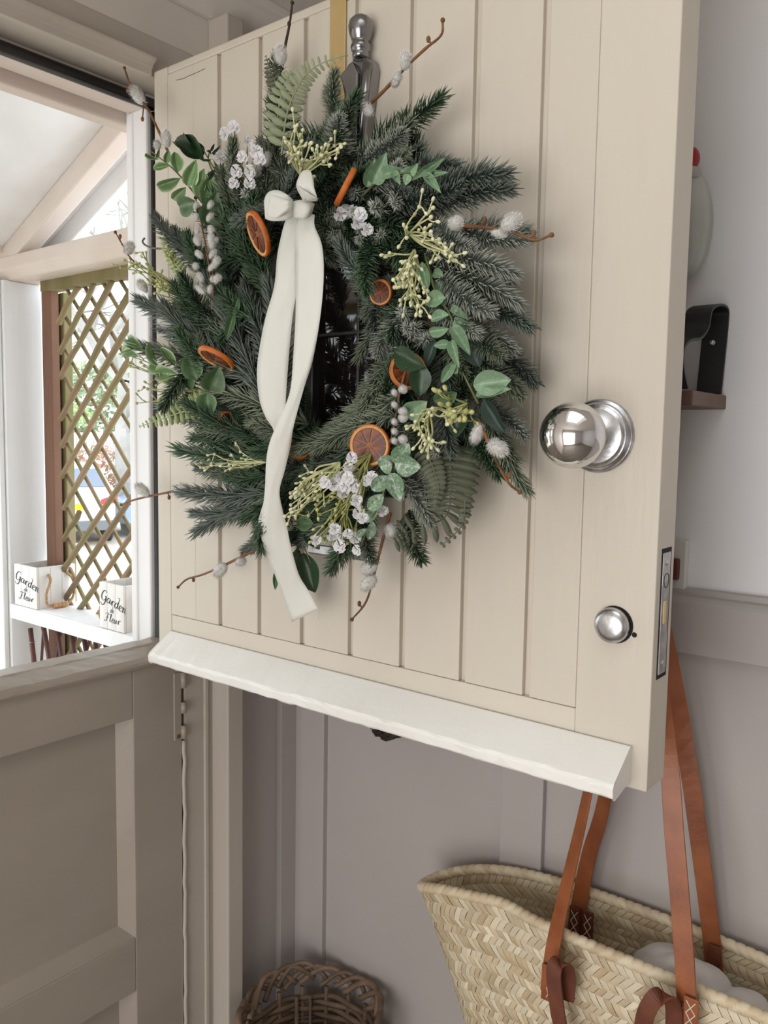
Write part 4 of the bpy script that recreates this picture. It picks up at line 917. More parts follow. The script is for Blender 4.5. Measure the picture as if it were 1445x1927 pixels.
# filler foliage all round the ring
for k in range(104):
    q = 2 * math.pi * (k + U(-.4, .4)) / 104 * 1.0; rad_ = U(.115, .205); off = U(.015, .06)
    A = V((-T - off, WCY + rad_ * math.cos(q), WCZ + rad_ * math.sin(q)))
    dr = V((0, math.cos(q), math.sin(q))); tg = V((0, -math.sin(q), math.cos(q)))
    # sweep clockwise as seen from the front, biased outwards; inner ones stay tangential
    outw = U(-.1, .9) if rad_ > .15 else U(-.2, .12)
    d = (tg * U(.6, 1) * (1 if k % 5 else -1) + dr * outw + V((-U(.0, .5), 0, 0))).normalized()
    L = U(.07, .105); B = A + d * L
    rr_ = math.hypot(B.y - WCY, B.z - WCZ)
    if rr_ > .262 or rr_ < .098: d = (tg + V((-.25, 0, 0))).normalized(); B = A + d * L * .9
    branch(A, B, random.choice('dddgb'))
# placed branches: base px, tip px, base offset, tip offset, kind
BR = [((512, 320), (487, 196), .05, .045, 'd'), ((530, 215), (541, 104), .03, .03, 'd'), ((636, 245), (652, 140), .05, .07, 'g'), ((655, 240), (640, 160), .03, .05, 'g'), ((700, 262), (815, 160), .05, .07, 'd'), ((672, 300), (752, 212), .06, .08, 'g'), ((656, 300), (682, 200), .06, .08, 'g'), ((590, 275), (612, 198), .05, .06, 'g'), ((560, 300), (575, 215), .05, .06, 'g'),
 ((690, 320), (756, 260), .06, .075, 'g'), ((750, 345), (836, 302), .05, .05, 'f'), ((790, 372), (952, 362), .06, .07, 'b'), ((800, 395), (958, 388), .05, .065, 'b'), ((850, 432), (1006, 425), .05, .06, 'f'), ((860, 440), (990, 470), .05, .055, 'f'), ((820, 440), (965, 500), .06, .07, 'f'), ((800, 480), (962, 545), .07, .08, 'f'), ((830, 470), (960, 520), .05, .06, 'b'), ((800, 500), (960, 600), .07, .075, 'f'), ((840, 560), (975, 640), .06, .07, 'b'), ((830, 600), (950, 680), .06, .07, 'f'), ((860, 620), (988, 700), .05, .06, 'g'), ((880, 640), (985, 740), .05, .05, 'b'), ((870, 690), (960, 770), .05, .06, 'g'), ((905, 740), (1010, 905), .05, .05, 'g'), ((900, 720), (990, 850), .04, .04, 'g'), ((890, 790), (960, 880), .04, .05, 'd'), ((860, 830), (930, 900), .04, .05, 'd'),
 ((470, 480), (415, 335), .06, .06, 'd'), ((480, 480), (440, 320), .05, .05, 'd'), ((440, 460), (460, 330), .07, .075, 'd'), ((405, 520), (312, 400), .045, .04, 'b'), ((400, 500), (345, 420), .05, .05, 'b'), ((430, 612), (272, 545), .06, .05, 'b'), ((500, 760), (365, 535), .08, .075, 'b'), ((490, 720), (330, 560), .07, .06, 'b'), ((480, 690), (252, 622), .055, .045, 'g'), ((530, 740), (478, 535), .08, .085, 'b'), ((510, 700), (440, 560), .07, .07, 'b'), ((440, 650), (330, 600), .06, .05, 'g'), ((470, 770), (350, 720), .05, .05, 'g'), ((580, 800), (400, 762), .075, .07, 'g'), ((590, 830), (420, 800), .07, .065, 'd'), ((500, 810), (300, 788), .06, .05, 'g'), ((540, 860), (338, 822), .05, .045, 'd'), ((480, 860), (360, 845), .04, .04, 'd'), ((545, 925), (352, 905), .06, .05, 'b'), ((530, 940), (365, 945), .05, .045, 'b'), ((530, 930), (372, 1022), .055, .045, 'b'), ((545, 960), (445, 1022), .045, .035, 'b'), ((500, 400), (520, 300), .06, .06, 'd'), ((560, 420), (520, 480), .07, .07, 'd'), ((520, 560), (470, 420), .05, .06, 'd'),
 ((560, 830), (470, 820), .07, .08, 'g'), ((610, 850), (520, 790), .05, .06, 'd'), ((770, 690), (612, 780), .06, .07, 'g'), ((750, 745), (600, 812), .07, .075, 'g'), ((745, 780), (610, 868), .07, .08, 'g'), ((700, 820), (560, 870), .06, .07, 'b'), ((770, 560), (692, 690), .05, .06, 'g'), ((760, 620), (690, 740), .06, .07, 'g'), ((760, 520), (705, 610), .05, .06, 'g'), ((770, 660), (700, 770), .06, .07, 'g'), ((600, 430), (735, 500), .06, .065, 'd'), ((640, 420), (720, 470), .06, .07, 'd'), ((560, 400), (640, 470), .05, .05, 'g'), ((640, 400), (760, 460), .06, .07, 'd'),
 ((740, 850), (640, 900), .06, .06, 'g'), ((700, 980), (645, 1082), .05, .05, 'd'), ((700, 960), (660, 1060), .05, .06, 'd'), ((770, 960), (818, 1045), .045, .045, 'd'), ((735, 880), (790, 1000), .07, .08, 'f'), ((760, 890), (790, 960), .06, .075, 'f'), ((690, 980), (725, 1050), .05, .05, 'g'), ((640, 960), (560, 1030), .04, .05, 'd'), ((660, 900), (600, 960), .05, .06, 'd'), ((830, 820), (790, 900), .06, .07, 'd'), ((720, 840), (830, 880), .05, .06, 'g'), ((600, 940), (540, 900), .05, .05, 'g'),
 ((640, 330), (600, 270), .06, .07, 'd'), ((720, 420), (650, 340), .05, .06, 'd'), ((780, 540), (860, 640), .06, .07, 'd'), ((800, 640), (900, 760), .05, .06, 'd'), ((800, 720), (860, 840), .05, .06, 'd'), ((760, 780), (800, 860), .05, .06, 'g'), ((640, 320), (648, 230), .07, .08, 'g'), ((620, 330), (660, 270), .07, .085, 'd'), ((600, 340), (560, 290), .06, .07, 'd'), ((500, 380), (470, 300), .06, .065, 'g'), ((540, 330), (505, 250), .055, .06, 'g'), ((700, 350), (735, 290), .07, .085, 'f'), ((720, 330), (780, 290), .05, .06, 'g'), ((690, 300), (740, 235), .075, .09, 'f'), ((650, 290), (665, 225), .075, .09, 'f'), ((820, 420), (900, 440), .075, .085, 'f'), ((820, 560), (920, 610), .08, .09, 'f'), ((830, 520), (940, 560), .085, .095, 'f'), ((760, 600), (730, 680), .07, .08, 'f'), ((790, 600), (760, 560), .06, .08, 'g'), ((870, 640), (930, 700), .075, .085, 'g'), ((900, 760), (965, 840), .06, .065, 'f'), ((600, 900), (640, 830), .06, .07, 'g'), ((560, 780), (590, 740), .04, .05, 'd'), ((740, 700), (700, 800), .06, .07, 'g'), ((480, 600), (420, 520), .075, .08, 'd'), ((500, 540), (450, 450), .06, .07, 'd'), ((420, 470), (370, 420), .06, .06, 'd'), ((430, 820), (330, 800), .06, .055, 'g'), ((520, 890), (430, 880), .06, .06, 'd'), ((440, 700), (300, 640), .06, .05, 'b'), ((560, 870), (480, 900), .06, .06, 'b'), ((850, 870), (900, 800), .03, .04, 'd')]
for a, b, oa, ob, k in BR:
    if k: branch(D(*a, oa), D(*b, ob), k, U(.95, 1.15))
# rosettes of frosted needles pointing at the viewer
for px, py in ((690, 362), (722, 402), (618, 408), (692, 420), (640, 430), (488, 372), (740, 360), (788, 640), (770, 600), (745, 590), (800, 860), (530, 520), (700, 455), (770, 630)):
    A = D(px, py, .055); dv = (CAM - A).normalized(); branch(A, A + dv * .045 + V((0, U(-.008, .008), U(-.008, .008))), 's', .82)
# ---- broad leaves
def leaf_mesh(tipsharp, cup, wave):
    NI, NJ = 11, 7; mb = MB(); P = []; uv = []
    for i in range(NI):
        u_ = i / (NI - 1); w_ = (math.sin(math.pi * min(1, u_ ** tipsharp)) ** .75 if 0 < u_ < 1 else 0.0) * .5; row = []
        for j in range(NJ):
            v_ = j / (NJ - 1) * 2 - 1; row.append((u_, v_ * w_, cup * abs(v_) * w_ * 1.2 - .16 * u_ * u_ + wave * math.sin(u_ * 9 + v_) * w_)); uv.append((u_, v_ / 2 + .5))
        P.append(row)
    mb.grid(P); me = mb.mesh('leaf', True); ul = me.uv_layers.new(name='UVMap')
    for lp_ in me.loops: ul.data[lp_.index].uv = uv[lp_.vertex_index]
    return me
LM = {}
SH = {'eu': (.82, .35, .05), 'rd': (.95, .25, .04), 'pt': (.72, .45, .05)}
def leafobj(A, B, wid, shape, mat, par, nrm_=None, off=0):
    A, B = V(A), V(B); d = B - A; L = d.length; x = d.normalized()
    n_ = nrm_ if nrm_ is not None else (CAM - A).normalized() + V((U(-.3, .3), U(-.45, .45), U(-.3, .3)))
    z = (n_ - x * n_.dot(x)).normalized(); y = z.cross(x)
    key = (shape, mat)
    if key not in LM: LM[key] = leaf_mesh(*SH[shape]); LM[key].materials.append(G[mat])
    m = M(((x.x * L, y.x * wid, z.x * L, A.x), (x.y * L, y.y * wid, z.y * L, A.y), (x.z * L, y.z * wid, z.z * L, A.z), (0, 0, 0, 1)))
    return link('leaf', LM[key], None, par, m)
def sprig(name, stem, leaves, shape, mat, stemmat='stem', r=.0014, off=.09):
    # stem: [(px,py,off)], leaves: [(base px, tip px, width px, off, (mat))]
    pts = catmull([D(*q) for q in stem], 5); o = obj(name, MB().tube(pts, [r * (1 - .5 * i / len(pts)) for i in range(len(pts))], 6), G[stemmat], wr_, smooth=True)
    for lf in leaves:
        a, b, wp = lf[0], lf[1], lf[2]; of = lf[3] if len(lf) > 3 else off; m_ = lf[4] if len(lf) > 4 else mat; A = D(*a, of); B = D(*b, of + U(-.004, .008))
        wid = wp / FPX * (A - CAM).dot(_f); leafobj(A, B, wid, shape, m_, o)
    return o
sprig('leafy_sprig', [(420, 430, .075), (375, 375, .08), (330, 322, .075), (285, 285, .065)], [((335, 325), (329, 283), 26), ((352, 350), (369, 302), 30), ((320, 312), (284, 317), 15), ((340, 335), (290, 355), 24), ((350, 352), (322, 380), 24), ((372, 380), (330, 392), 40, .085, 'lf_mid'), ((385, 385), (398, 330), 40, .08), ((390, 420), (408, 365), 46, .08, 'lf_mid'), ((300, 300), (268, 288), 8), ((312, 306), (318, 282), 16), ((296, 297), (300, 280), 7), ((375, 372), (382, 316), 26, .08)], 'pt', 'lf_var')
sprig('eucalyptus_sprig', [(430, 350, .07), (405, 320, .075), (380, 278, .08)], [((385, 305), (320, 252), 36, .08), ((385, 300), (332, 246), 30, .074), ((378, 300), (362, 262), 26, .08)], 'eu', 'lf_dk', 'stem')
sprig('seed_sprig', [(430, 380, .07), (408, 340, .075), (392, 300, .075), (400, 275, .075)], [((398, 292), (388, 282), 5), ((400, 290), (414, 275), 6), ((398, 300), (380, 300), 5), ((405, 320), (388, 330), 6), ((404, 325), (392, 340), 6), ((396, 285), (404, 270), 5)], 'pt', 'lf_dk')
sprig('leafy_sprig', [(430, 745, .08), (360, 700, .08), (290, 665, .07), (225, 650, .06)], [((270, 658), (232, 632), 20, .065), ((268, 656), (222, 662), 16, .062), ((262, 672), (222, 668), 20, .062), ((300, 690), (275, 640), 16, .07), ((330, 690), (300, 650), 18, .07), ((310, 700), (278, 680), 28, .07), ((335, 705), (286, 702), 32, .075), ((362, 712), (330, 735), 20, .075), ((370, 715), (352, 662), 42, .085, 'lf_mid'), ((395, 735), (412, 692), 46, .09, 'lf_mid'), ((390, 740), (388, 792), 38, .09, 'lf_mid'), ((360, 735), (340, 700), 26, .08, 'lf_mid')], 'pt', 'lf_var')
sprig('eucalyptus_sprig', [(680, 370, .08), (720, 335, .09), (780, 325, .095), (835, 330, .09)], [((700, 345), (726, 290), 34, .09), ((720, 330), (760, 320), 24, .095), ((760, 330), (800, 325), 26, .09), ((740, 325), (752, 345), 16, .095), ((770, 328), (762, 348), 18, .095), ((790, 328), (835, 298), 18, .095), ((800, 330), (828, 360), 18, .095), ((800, 325), (838, 325), 16, .092), ((690, 352), (705, 300), 24, .085), ((770, 325), (785, 310), 18, .095)], 'pt', 'lf_eu')
sprig('eucalyptus_sprig', [(800, 480, .085), (820, 550, .095), (850, 600, .10), (852, 660, .10), (870, 690, .095)], [((805, 545), (792, 490), 24, .09), ((838, 560), (796, 570), 32, .10), ((845, 592), (806, 602), 22, .10), ((845, 618), (802, 626), 22, .10), ((848, 648), (815, 650), 18, .10), ((835, 580), (815, 520), 22, .09), ((855, 600), (900, 625), 22, .10), ((850, 580), (880, 600), 16, .095), ((850, 615), (884, 665), 26, .105), ((850, 640), (862, 690), 20, .105), ((858, 680), (828, 722), 20, .10), ((862, 690), (846, 700), 20, .10), ((835, 520), (812, 510), 20, .088)], 'pt', 'lf_eu', off=.10)
sprig('eucalyptus_sprig', [(900, 760, .09), (885, 730, .095), (870, 700, .095)], [((800, 690), (732, 660), 46, .10, 'lf_dk'), ((790, 685), (790, 745), 44, .095, 'lf_dk'), ((890, 725), (957, 715), 48, .105, 'lf_eu'), ((895, 745), (955, 730), 22, .10, 'lf_eu'), ((860, 738), (813, 760), 34, .10, 'lf_mid'), ((880, 750), (850, 825), 44, .09, 'lf_dk'), ((910, 750), (945, 815), 34, .085, 'lf_bl'), ((880, 630), (900, 690), 44, .085, 'lf_bl'), ((820, 640), (800, 690), 24, .085, 'lf_bl'), ((760, 780), (800, 760), 40, .09, 'lf_eu'), ((885, 780), (900, 820), 24, .08, 'lf_bl')], 'rd', 'lf_dk')
sprig('frosted_leaf_sprig', [(745, 850, .09), (738, 880, .095), (720, 930, .10), (690, 1000, .09), (672, 1045, .08)], [((742, 870), (788, 880), 44, .10), ((742, 872), (768, 836), 36, .10), ((738, 875), (715, 880), 30, .10), ((738, 880), (712, 860), 30, .095), ((735, 890), (752, 940), 34, .105), ((730, 895), (698, 925), 30, .10), ((722, 930), (690, 962), 28, .10), ((712, 955), (678, 985), 22, .095), ((700, 980), (695, 1018), 20, .095), ((690, 995), (668, 1012), 14, .09)], 'rd', 'lf_fr')
sprig('dark_leaf_sprig', [(560, 960, .05), (565, 1010, .05), (585, 1060, .045)], [((570, 1040), (590, 1115), 46, .045), ((560, 1000), (535, 1020), 30, .05, 'lf_bl'), ((575, 1000), (600, 1030), 28, .05, 'lf_bl'), ((520, 1070), (518, 1110), 12, .04, 'lf_mid'), ((565, 1040), (545, 1060), 24, .045, 'lf_mid'), ((560, 1030), (555, 1075), 22, .045, 'lf_mid'), ((490, 1012), (475, 1022), 16, .04, 'lf_mid'), ((590, 985), (555, 985), 30, .055, 'lf_mid'), ((600, 960), (625, 930), 26, .055, 'lf_dk')], 'rd', 'lf_dk')
sprig('dark_leaf_sprig', [(460, 620, .06), (440, 580, .07)], [((440, 590), (425, 640), 18, .085, 'lf_mid'), ((448, 560), (435, 600), 16, .085, 'lf_mid')], 'eu', 'lf_dk')
# ---- fern fronds
def pinna_mesh():
    mb = MB(); P = []
    for i in range(7):
        u_ = i / 6; w_ = .5 * min(1, .55 + u_ * 1.3) * (1 - max(0, u_ - .72) / .30) ** .6 if u_ < 1 else .06
        P.append([(u_, v_ * w_, .12 * (1 - abs(v_)) - .1 * u_ * u_) for v_ in (-1, -.5, 0, .5, 1)])
    return mb.grid(P).mesh('leaflet', True)
PM = {}
def frond(pts, n, lmax, mat, side=1.0, prof=None, both_=True, wr=.42, face=None):
    C_ = catmull([D(*q) for q in pts], 10); o = obj('fern_frond', MB().tube(C_, [.0014 * (1 - .7 * i / len(C_)) for i in range(len(C_))], 5), G[mat], wr_, smooth=True)
    if mat not in PM: PM[mat] = pinna_mesh(); PM[mat].materials.append(G[mat])
    k = len(C_) - 1
    for i in range(n):
        f_ = .06 + .93 * i / (n - 1); t = f_ * k; j = min(int(t), k - 1); p = C_[j].lerp(C_[j + 1], t - j); x = (C_[j + 1] - C_[j]).normalized()
        vw = (face if face is not None else (CAM - p)).normalized(); sd = x.cross(vw).normalized()
        ln = lmax * (prof(f_) if prof else (1 - f_ ** 1.6) * .88 + .12)
        for s in ((-1, 1) if both_ else (1,)):
            d = (sd * s + x * .28 - vw * .12).normalized(); z = (vw - d * vw.dot(d)).normalized(); y = z.cross(d); wd = ln * wr if ln * wr < lmax * .4 else lmax * .4
            m = M(((d.x * ln, y.x * wd, z.x * ln, p.x), (d.y * ln, y.y * wd, z.y * ln, p.y), (d.z * ln, y.z * wd, z.z * ln, p.z), (0, 0, 0, 1)))
            link('leaflet', PM[mat], None, o, m)
    return o
frond([(530, 290, .07), (540, 215, .08), (565, 155, .085), (600, 122, .08), (655, 103, .07)], 17, .0185, 'fern', wr=.40)
frond([(520, 270, .07), (525, 200, .085), (540, 150, .09), (552, 138, .085)], 13, .017, 'fern')
frond([(530, 175, .05), (512, 140, .05), (500, 105, .045)], 10, .014, 'ferng')
frond([(345, 515, .07), (325, 490, .065), (310, 460, .06), (308, 438, .055)], 13, .011, 'fernp', wr=.5)
frond([(400, 752, .07), (350, 772, .075), (300, 790, .07), (262, 803, .065)], 15, .020, 'fernp')
frond([(395, 760, .075), (368, 765, .08), (340, 778, .08)], 7, .014, 'fernp')
frond([(795, 840, .08), (815, 880, .085), (825, 920, .085), (818, 962, .08)], 14, .014, 'ferng', wr=.6)
frond([(845, 830, .06), (848, 880, .07), (848, 930, .07), (835, 975, .065), (770, 1000, .06), (742, 1016, .055)], 18, .034, 'ferng', prof=lambda f_: 1 - .55 * f_, wr=.3)
frond([(870, 850, .06), (872, 910, .06), (875, 950, .06), (868, 990, .06), (832, 1026, .055)], 16, .010, 'ferng', wr=.8, prof=lambda f_: 1 - .6 * f_)
for pts_ in ([(330, 463, .06), (300, 468, .055), (277, 463, .05), (268, 455, .05), (272, 448, .05)],):
    obj('tendril', MB().tube(catmull([D(*q) for q in pts_], 6), .0014, 5), G['ferng'], wr_, smooth=True)
# ---- pussy willow
def catkin_mesh(seed):
    rs = random.Random(seed); mb = MB().ball((0.5, 0, 0), .5, .30, .30, n=12, m=8, col=.3); vs_ = []; fs = []; cs = []
    for k in range(620):
        u_ = rs.uniform(-1, 1); q = rs.uniform(0, 6.283); s_ = math.sqrt(1 - u_ * u_); n_ = V((u_ * .6, s_ * math.cos(q), s_ * math.sin(q))).normalized(); p = V((.5 + .49 * u_, .29 * s_ * math.cos(q), .29 * s_ * math.sin(q)))
        d = (n_ + V((.7, 0, 0)) + V((rs.uniform(-.3, .3), rs.uniform(-.3, .3), rs.uniform(-.3, .3)))).normalized(); a = d.orthogonal().normalized() * .012; n0 = len(vs_)
        vs_ += [p - a, p + a, p + d * rs.uniform(.14, .27)]; fs.append((n0, n0 + 1, n0 + 2)); cs += [.2, .2, 1.]
    mb.add(vs_, fs, cs); me = mb.mesh('catkin', True); me.materials.append(G['catkin']); return me
CM = [catkin_mesh(i) for i in range(3)]
def willow(pts, cats, r=.0019, mat='twig', buds=()):
    C_ = catmull([D(*q) for q in pts], 6); k = len(C_); mb = MB().tube(C_, [r * (1 - .45 * i / k) * U(.9, 1.12) for i in range(k)], 7)
    for (bx, by, bo) in buds:
        c = D(bx, by, bo); near = min(C_, key=lambda q: (q - c).length); mb.tube([near, near.lerp(c, .7), c], [.001, .0009, .0009], 5); mb.ball(c, .0022, .0022, .0034, n=8, m=6)
    mb.ball(C_[-1], .0024, n=8, m=5)
    o = obj('willow_twig', mb, G[mat], wr_, smooth=True)
    for a, b, wp in cats:
        A, B = D(*a), D(*b); d = B - A; L = d.length; x = d.normalized(); y = x.orthogonal().normalized(); z = x.cross(y); w_ = wp / FPX * (A - CAM).dot(_f) / .6
        m = M(((x.x * L, y.x * w_, z.x * w_, A.x), (x.y * L, y.y * w_, z.y * w_, A.y), (x.z * L, y.z * w_, z.z * w_, A.z), (0, 0, 0, 1))); link('catkin', random.choice(CM), None, o, m)
    return o
willow([(325, 305, .07), (300, 250, .07), (275, 200, .065), (250, 172, .06), (234, 128, .055)], [((270, 195, .064), (249, 168, .062), 20), ((314, 278, .072), (312, 245, .072), 16), ((300, 275, .07), (292, 270, .07), 14)], buds=((268, 224, .06), (240, 170, .055)))
willow([(530, 130, .05), (536, 90, .05), (545, 45, .05), (550, 5, .05)], [((530, 122, .055), (526, 86, .058), 21)], mat='bark', buds=((544, 45, .052),))
willow([(692, 200, .06), (725, 168, .065), (765, 125, .07), (800, 92, .07), (830, 66, .07), (833, 38, .07)], [((750, 152, .07), (738, 160, .07), 15), ((762, 132, .072), (764, 98, .075), 19), ((742, 158, .068), (752, 136, .072), 15), ((700, 215, .07), (684, 200, .07), 20)], buds=((806, 74, .07),))
willow([(870, 425, .085), (915, 428, .09), (965, 437, .09), (1005, 452, .085), (1038, 442, .08)], [((856, 432, .09), (860, 410, .095), 22), ((944, 430, .093), (976, 410, .098), 26), ((925, 436, .09), (950, 442, .092), 12)], buds=((1004, 440, .085), (912, 414, .09)))
willow([(262, 500, .06), (245, 485, .06), (230, 460, .055), (217, 437, .055)], [((238, 478, .06), (247, 456, .06), 17)], mat='twig', r=.0014, buds=((226, 445, .056),))
willow([(350, 920, .05), (300, 930, .05), (255, 940, .045), (228, 950, .04)], [((356, 920, .052), (330, 925, .052), 24), ((280, 932, .05), (258, 914, .05), 18)], buds=((318, 936, .05),))
willow([(495, 1028, .045), (440, 1055, .045), (385, 1080, .045), (352, 1090, .04), (335, 1105, .04)], [((425, 1062, .048), (405, 1082, .05), 22), ((452, 1052, .048), (455, 1062, .05), 20)], buds=((364, 1091, .04), (455, 1044, .045)))
willow([(735, 965, .06), (722, 1010, .06), (708, 1065, .055), (690, 1130, .05), (662, 1166, .05)], [((732, 985, .065), (740, 1010, .065), 20), ((708, 1062, .06), (682, 1074, .06), 24), ((706, 1085, .058), (682, 1108, .058), 24)], buds=((676, 1136, .05),))
willow([(900, 790, .09), (918, 830, .09), (940, 880, .08), (960, 912, .075), (978, 926, .07)], [((905, 800, .092), (890, 834, .092), 18), ((920, 832, .09), (950, 852, .09), 24)], buds=((958, 895, .075),))
willow([(402, 560, .085), (390, 480, .085), (375, 400, .085), (368, 372, .08)], [((385 + U(-10, 10) + s * 9, y_, .09), (385 + s * 16 + U(-8, 8), y_ - U(9, 16), .094), 10) for s in (-1, 1) for y_ in (392, 415, 440, 462, 485, 508, 530, 552)], r=.0012, mat='twig')
willow([(402, 560, .09), (400, 500, .092), (402, 440, .09)], [((400, 468, .095), (396, 440, .098), 12), ((404, 500, .095), (410, 485, .098), 13), ((404, 530, .095), (412, 520, .098), 13)], r=.0012)
willow([(765, 690, .10), (752, 740, .10), (742, 800, .10), (735, 830, .095)], [((750 + s * 3, y_, .102), (750 + s * 12, y_ + 8, .104), 12) for s, y_ in ((-1, 735), (1, 728), (-1, 758), (1, 770), (1, 782), (-1, 790), (-1, 808), (1, 822), (-1, 826))], r=.0012)
willow([(480, 285, .07), (470, 330, .07)], [((486, 300, .075), (480, 330, .078), 16), ((505, 285, .07), (500, 310, .072), 14)], r=.0012)
willow([(420, 600, .06), (330, 606, .06)], [((330, 606, .06), (298, 604, .06), 22), ((275, 548, .06), (262, 530, .06), 16)], r=.0012)
# ---- bud sprays
def spray(base, ends, mat, n, r=.0011, droop=.0, off=.09, spread=20, bs=.0022):
    mb = MB(); B = D(*base)
    for k in range(n):
        ex, ey = random.choice(ends); E_ = D(ex + U(-spread, spread), ey + U(-spread, spread), off + U(-.012, .014)); mid = B.lerp(E_, U(.4, .6)) + V((U(-.006, .002), U(-.008, .008), U(-.006, .006)))
        P = catmull([B, mid, E_], 5); mb.tube(P, [r * (1.1 - .5 * i / len(P)) for i in range(len(P))], 5, U(0, .5))
        for j in range(random.choice((2, 3, 3, 4))):
            s_ = P[random.randrange(5, len(P))]; d = ((E_ - B).normalized() + V((U(-.8, .8), U(-.9, .9), U(-.9, .9)))).normalized(); L = U(.008, .016); e = s_ + d * L
            mb.tube([s_, s_ + d * L * .5 + V((0, 0, U(-.002, .002))), e], r * .7, 4, U(.1, .6)); mb.ball(e + d * bs * .6, bs * .8, bs * .8, bs * 1.25, rot=d.to_track_quat('Z', 'Y').to_matrix(), n=7, m=5, col=U(.4, 1))
        mb.ball(E_, bs, n=7, m=5, col=U(.4, 1))
    return obj('bud_spray', mb, G[mat], wr_, smooth=True)
spray((565, 330, .07), [(560, 245), (590, 235), (610, 260), (625, 255), (600, 300), (615, 310), (575, 265), (560, 285), (630, 285)], 'bud', 17, off=.10, spread=12)
spray((780, 470, .08), [(745, 500), (760, 540), (790, 530), (765, 560), (745, 530), (800, 555), (775, 505), (785, 580), (735, 480)], 'bud', 18, off=.105, spread=12)
spray((770, 440, .08), [(800, 470), (830, 445), (845, 460), (810, 430), (760, 455), (840, 480), (800, 400), (820, 385)], 'bud', 12, off=.10, spread=12)
spray((808, 770, .09), [(795, 820), (805, 830), (785, 815), (835, 800), (850, 780), (830, 820), (800, 800)], 'bud', 12, off=.10, spread=10)
spray((360, 560, .06), [(290, 520), (270, 500), (310, 500), (255, 505), (300, 540), (320, 480), (280, 480), (235, 495)], 'budg', 17, off=.06, spread=13)
spray((430, 750, .07), [(290, 700), (265, 735), (330, 740), (270, 760), (310, 715), (350, 750), (255, 690), (235, 680), (290, 670)], 'budg', 16, off=.06, spread=13)
spray((500, 870, .06), [(400, 850), (370, 870), (390, 885), (430, 870), (420, 890), (375, 890), (450, 860)], 'bud', 13, off=.05, spread=10)
spray((640, 870, .075), [(580, 900), (560, 930), (550, 960), (570, 880), (575, 945), (600, 930), (620, 900)], 'bud', 15, off=.085, spread=14)
spray((690, 900, .075), [(640, 980), (600, 1000), (620, 1000), (660, 1010), (590, 960), (650, 950)], 'budg', 14, off=.085, spread=14)
spray((880, 760, .09), [(885, 715), (915, 690), (870, 780), (895, 800), (850, 770)], 'budg', 7, off=.10, spread=9, bs=.003)
# ---- white blossoms
def blossom_mesh(seed):
    rs = random.Random(seed); mb = MB()
    for k in range(9):
        q = k * 2.4 + rs.uniform(-.2, .2); up = .1 + .5 * (k / 9); rr_ = 1 - .45 * k / 9; P = []
        for i in range(4):
            u_ = i / 3; P.append([V((math.cos(q + v_ * .62 * (.35 + .65 * u_)) * u_ * rr_, math.sin(q + v_ * .62 * (.35 + .65 * u_)) * u_ * rr_, up * u_ + rs.uniform(-.09, .09) * u_ + .1 * abs(v_))) for v_ in (-1, 0, 1)])
        mb.grid(P)
    me = mb.mesh('blossom', True); me.materials.append(G['petal']); return me
BM = [blossom_mesh(i) for i in range(3)]
def flowers(stem, cs, mat='budg', off=.09, size=13):
    B = D(*stem); mb = MB(); o = None; pos = []
    for px, py in cs:
        E_ = D(px, py, off + U(-.006, .01)); mid = B.lerp(E_, .55) + V((-.004, U(-.004, .004), U(-.004, .004))); mb.tube(catmull([B, mid, E_], 4), .0009, 5, .2); pos.append(E_)
    o = obj('flower_spray', mb, G[mat], wr_, smooth=True)
    for E_ in pos:
        z = ((CAM - E_).normalized() + V((U(-.5, .5), U(-.5, .5), U(-.2, .6)))).normalized(); x = z.orthogonal().normalized(); y = z.cross(x); s_ = size * U(.85, 1.2) / FPX * (E_ - CAM).dot(_f)
        link('blossom', random.choice(BM), None, o, M(((x.x * s_, y.x * s_, z.x * s_, E_.x), (x.y * s_, y.y * s_, z.y * s_, E_.y), (x.z * s_, y.z * s_, z.z * s_, E_.z), (0, 0, 0, 1))))
flowers((470, 350, .06), [(440, 240), (424, 252), (466, 266), (435, 290), (418, 294), (456, 296), (412, 298), (445, 322), (470, 322), (470, 345), (440, 345), (488, 300), (482, 285)], off=.085)
flowers((660, 400, .07), [(650, 398), (664, 396), (678, 404), (690, 432), (672, 418), (640, 402)], off=.085, size=15)
flowers((700, 850, .08), [(662, 862), (655, 880), (612, 908), (630, 912), (640, 895), (655, 900), (665, 910), (672, 920), (645, 925), (690, 905), (700, 900), (670, 940), (675, 965), (682, 975), (650, 915), (665, 890)], off=.10, size=13)
flowers((650, 960, .075), [(595, 1015), (630, 995), (638, 1008), (655, 1005), (640, 1028), (672, 1035), (625, 1005), (668, 1012), (720, 962)], off=.09, size=13)
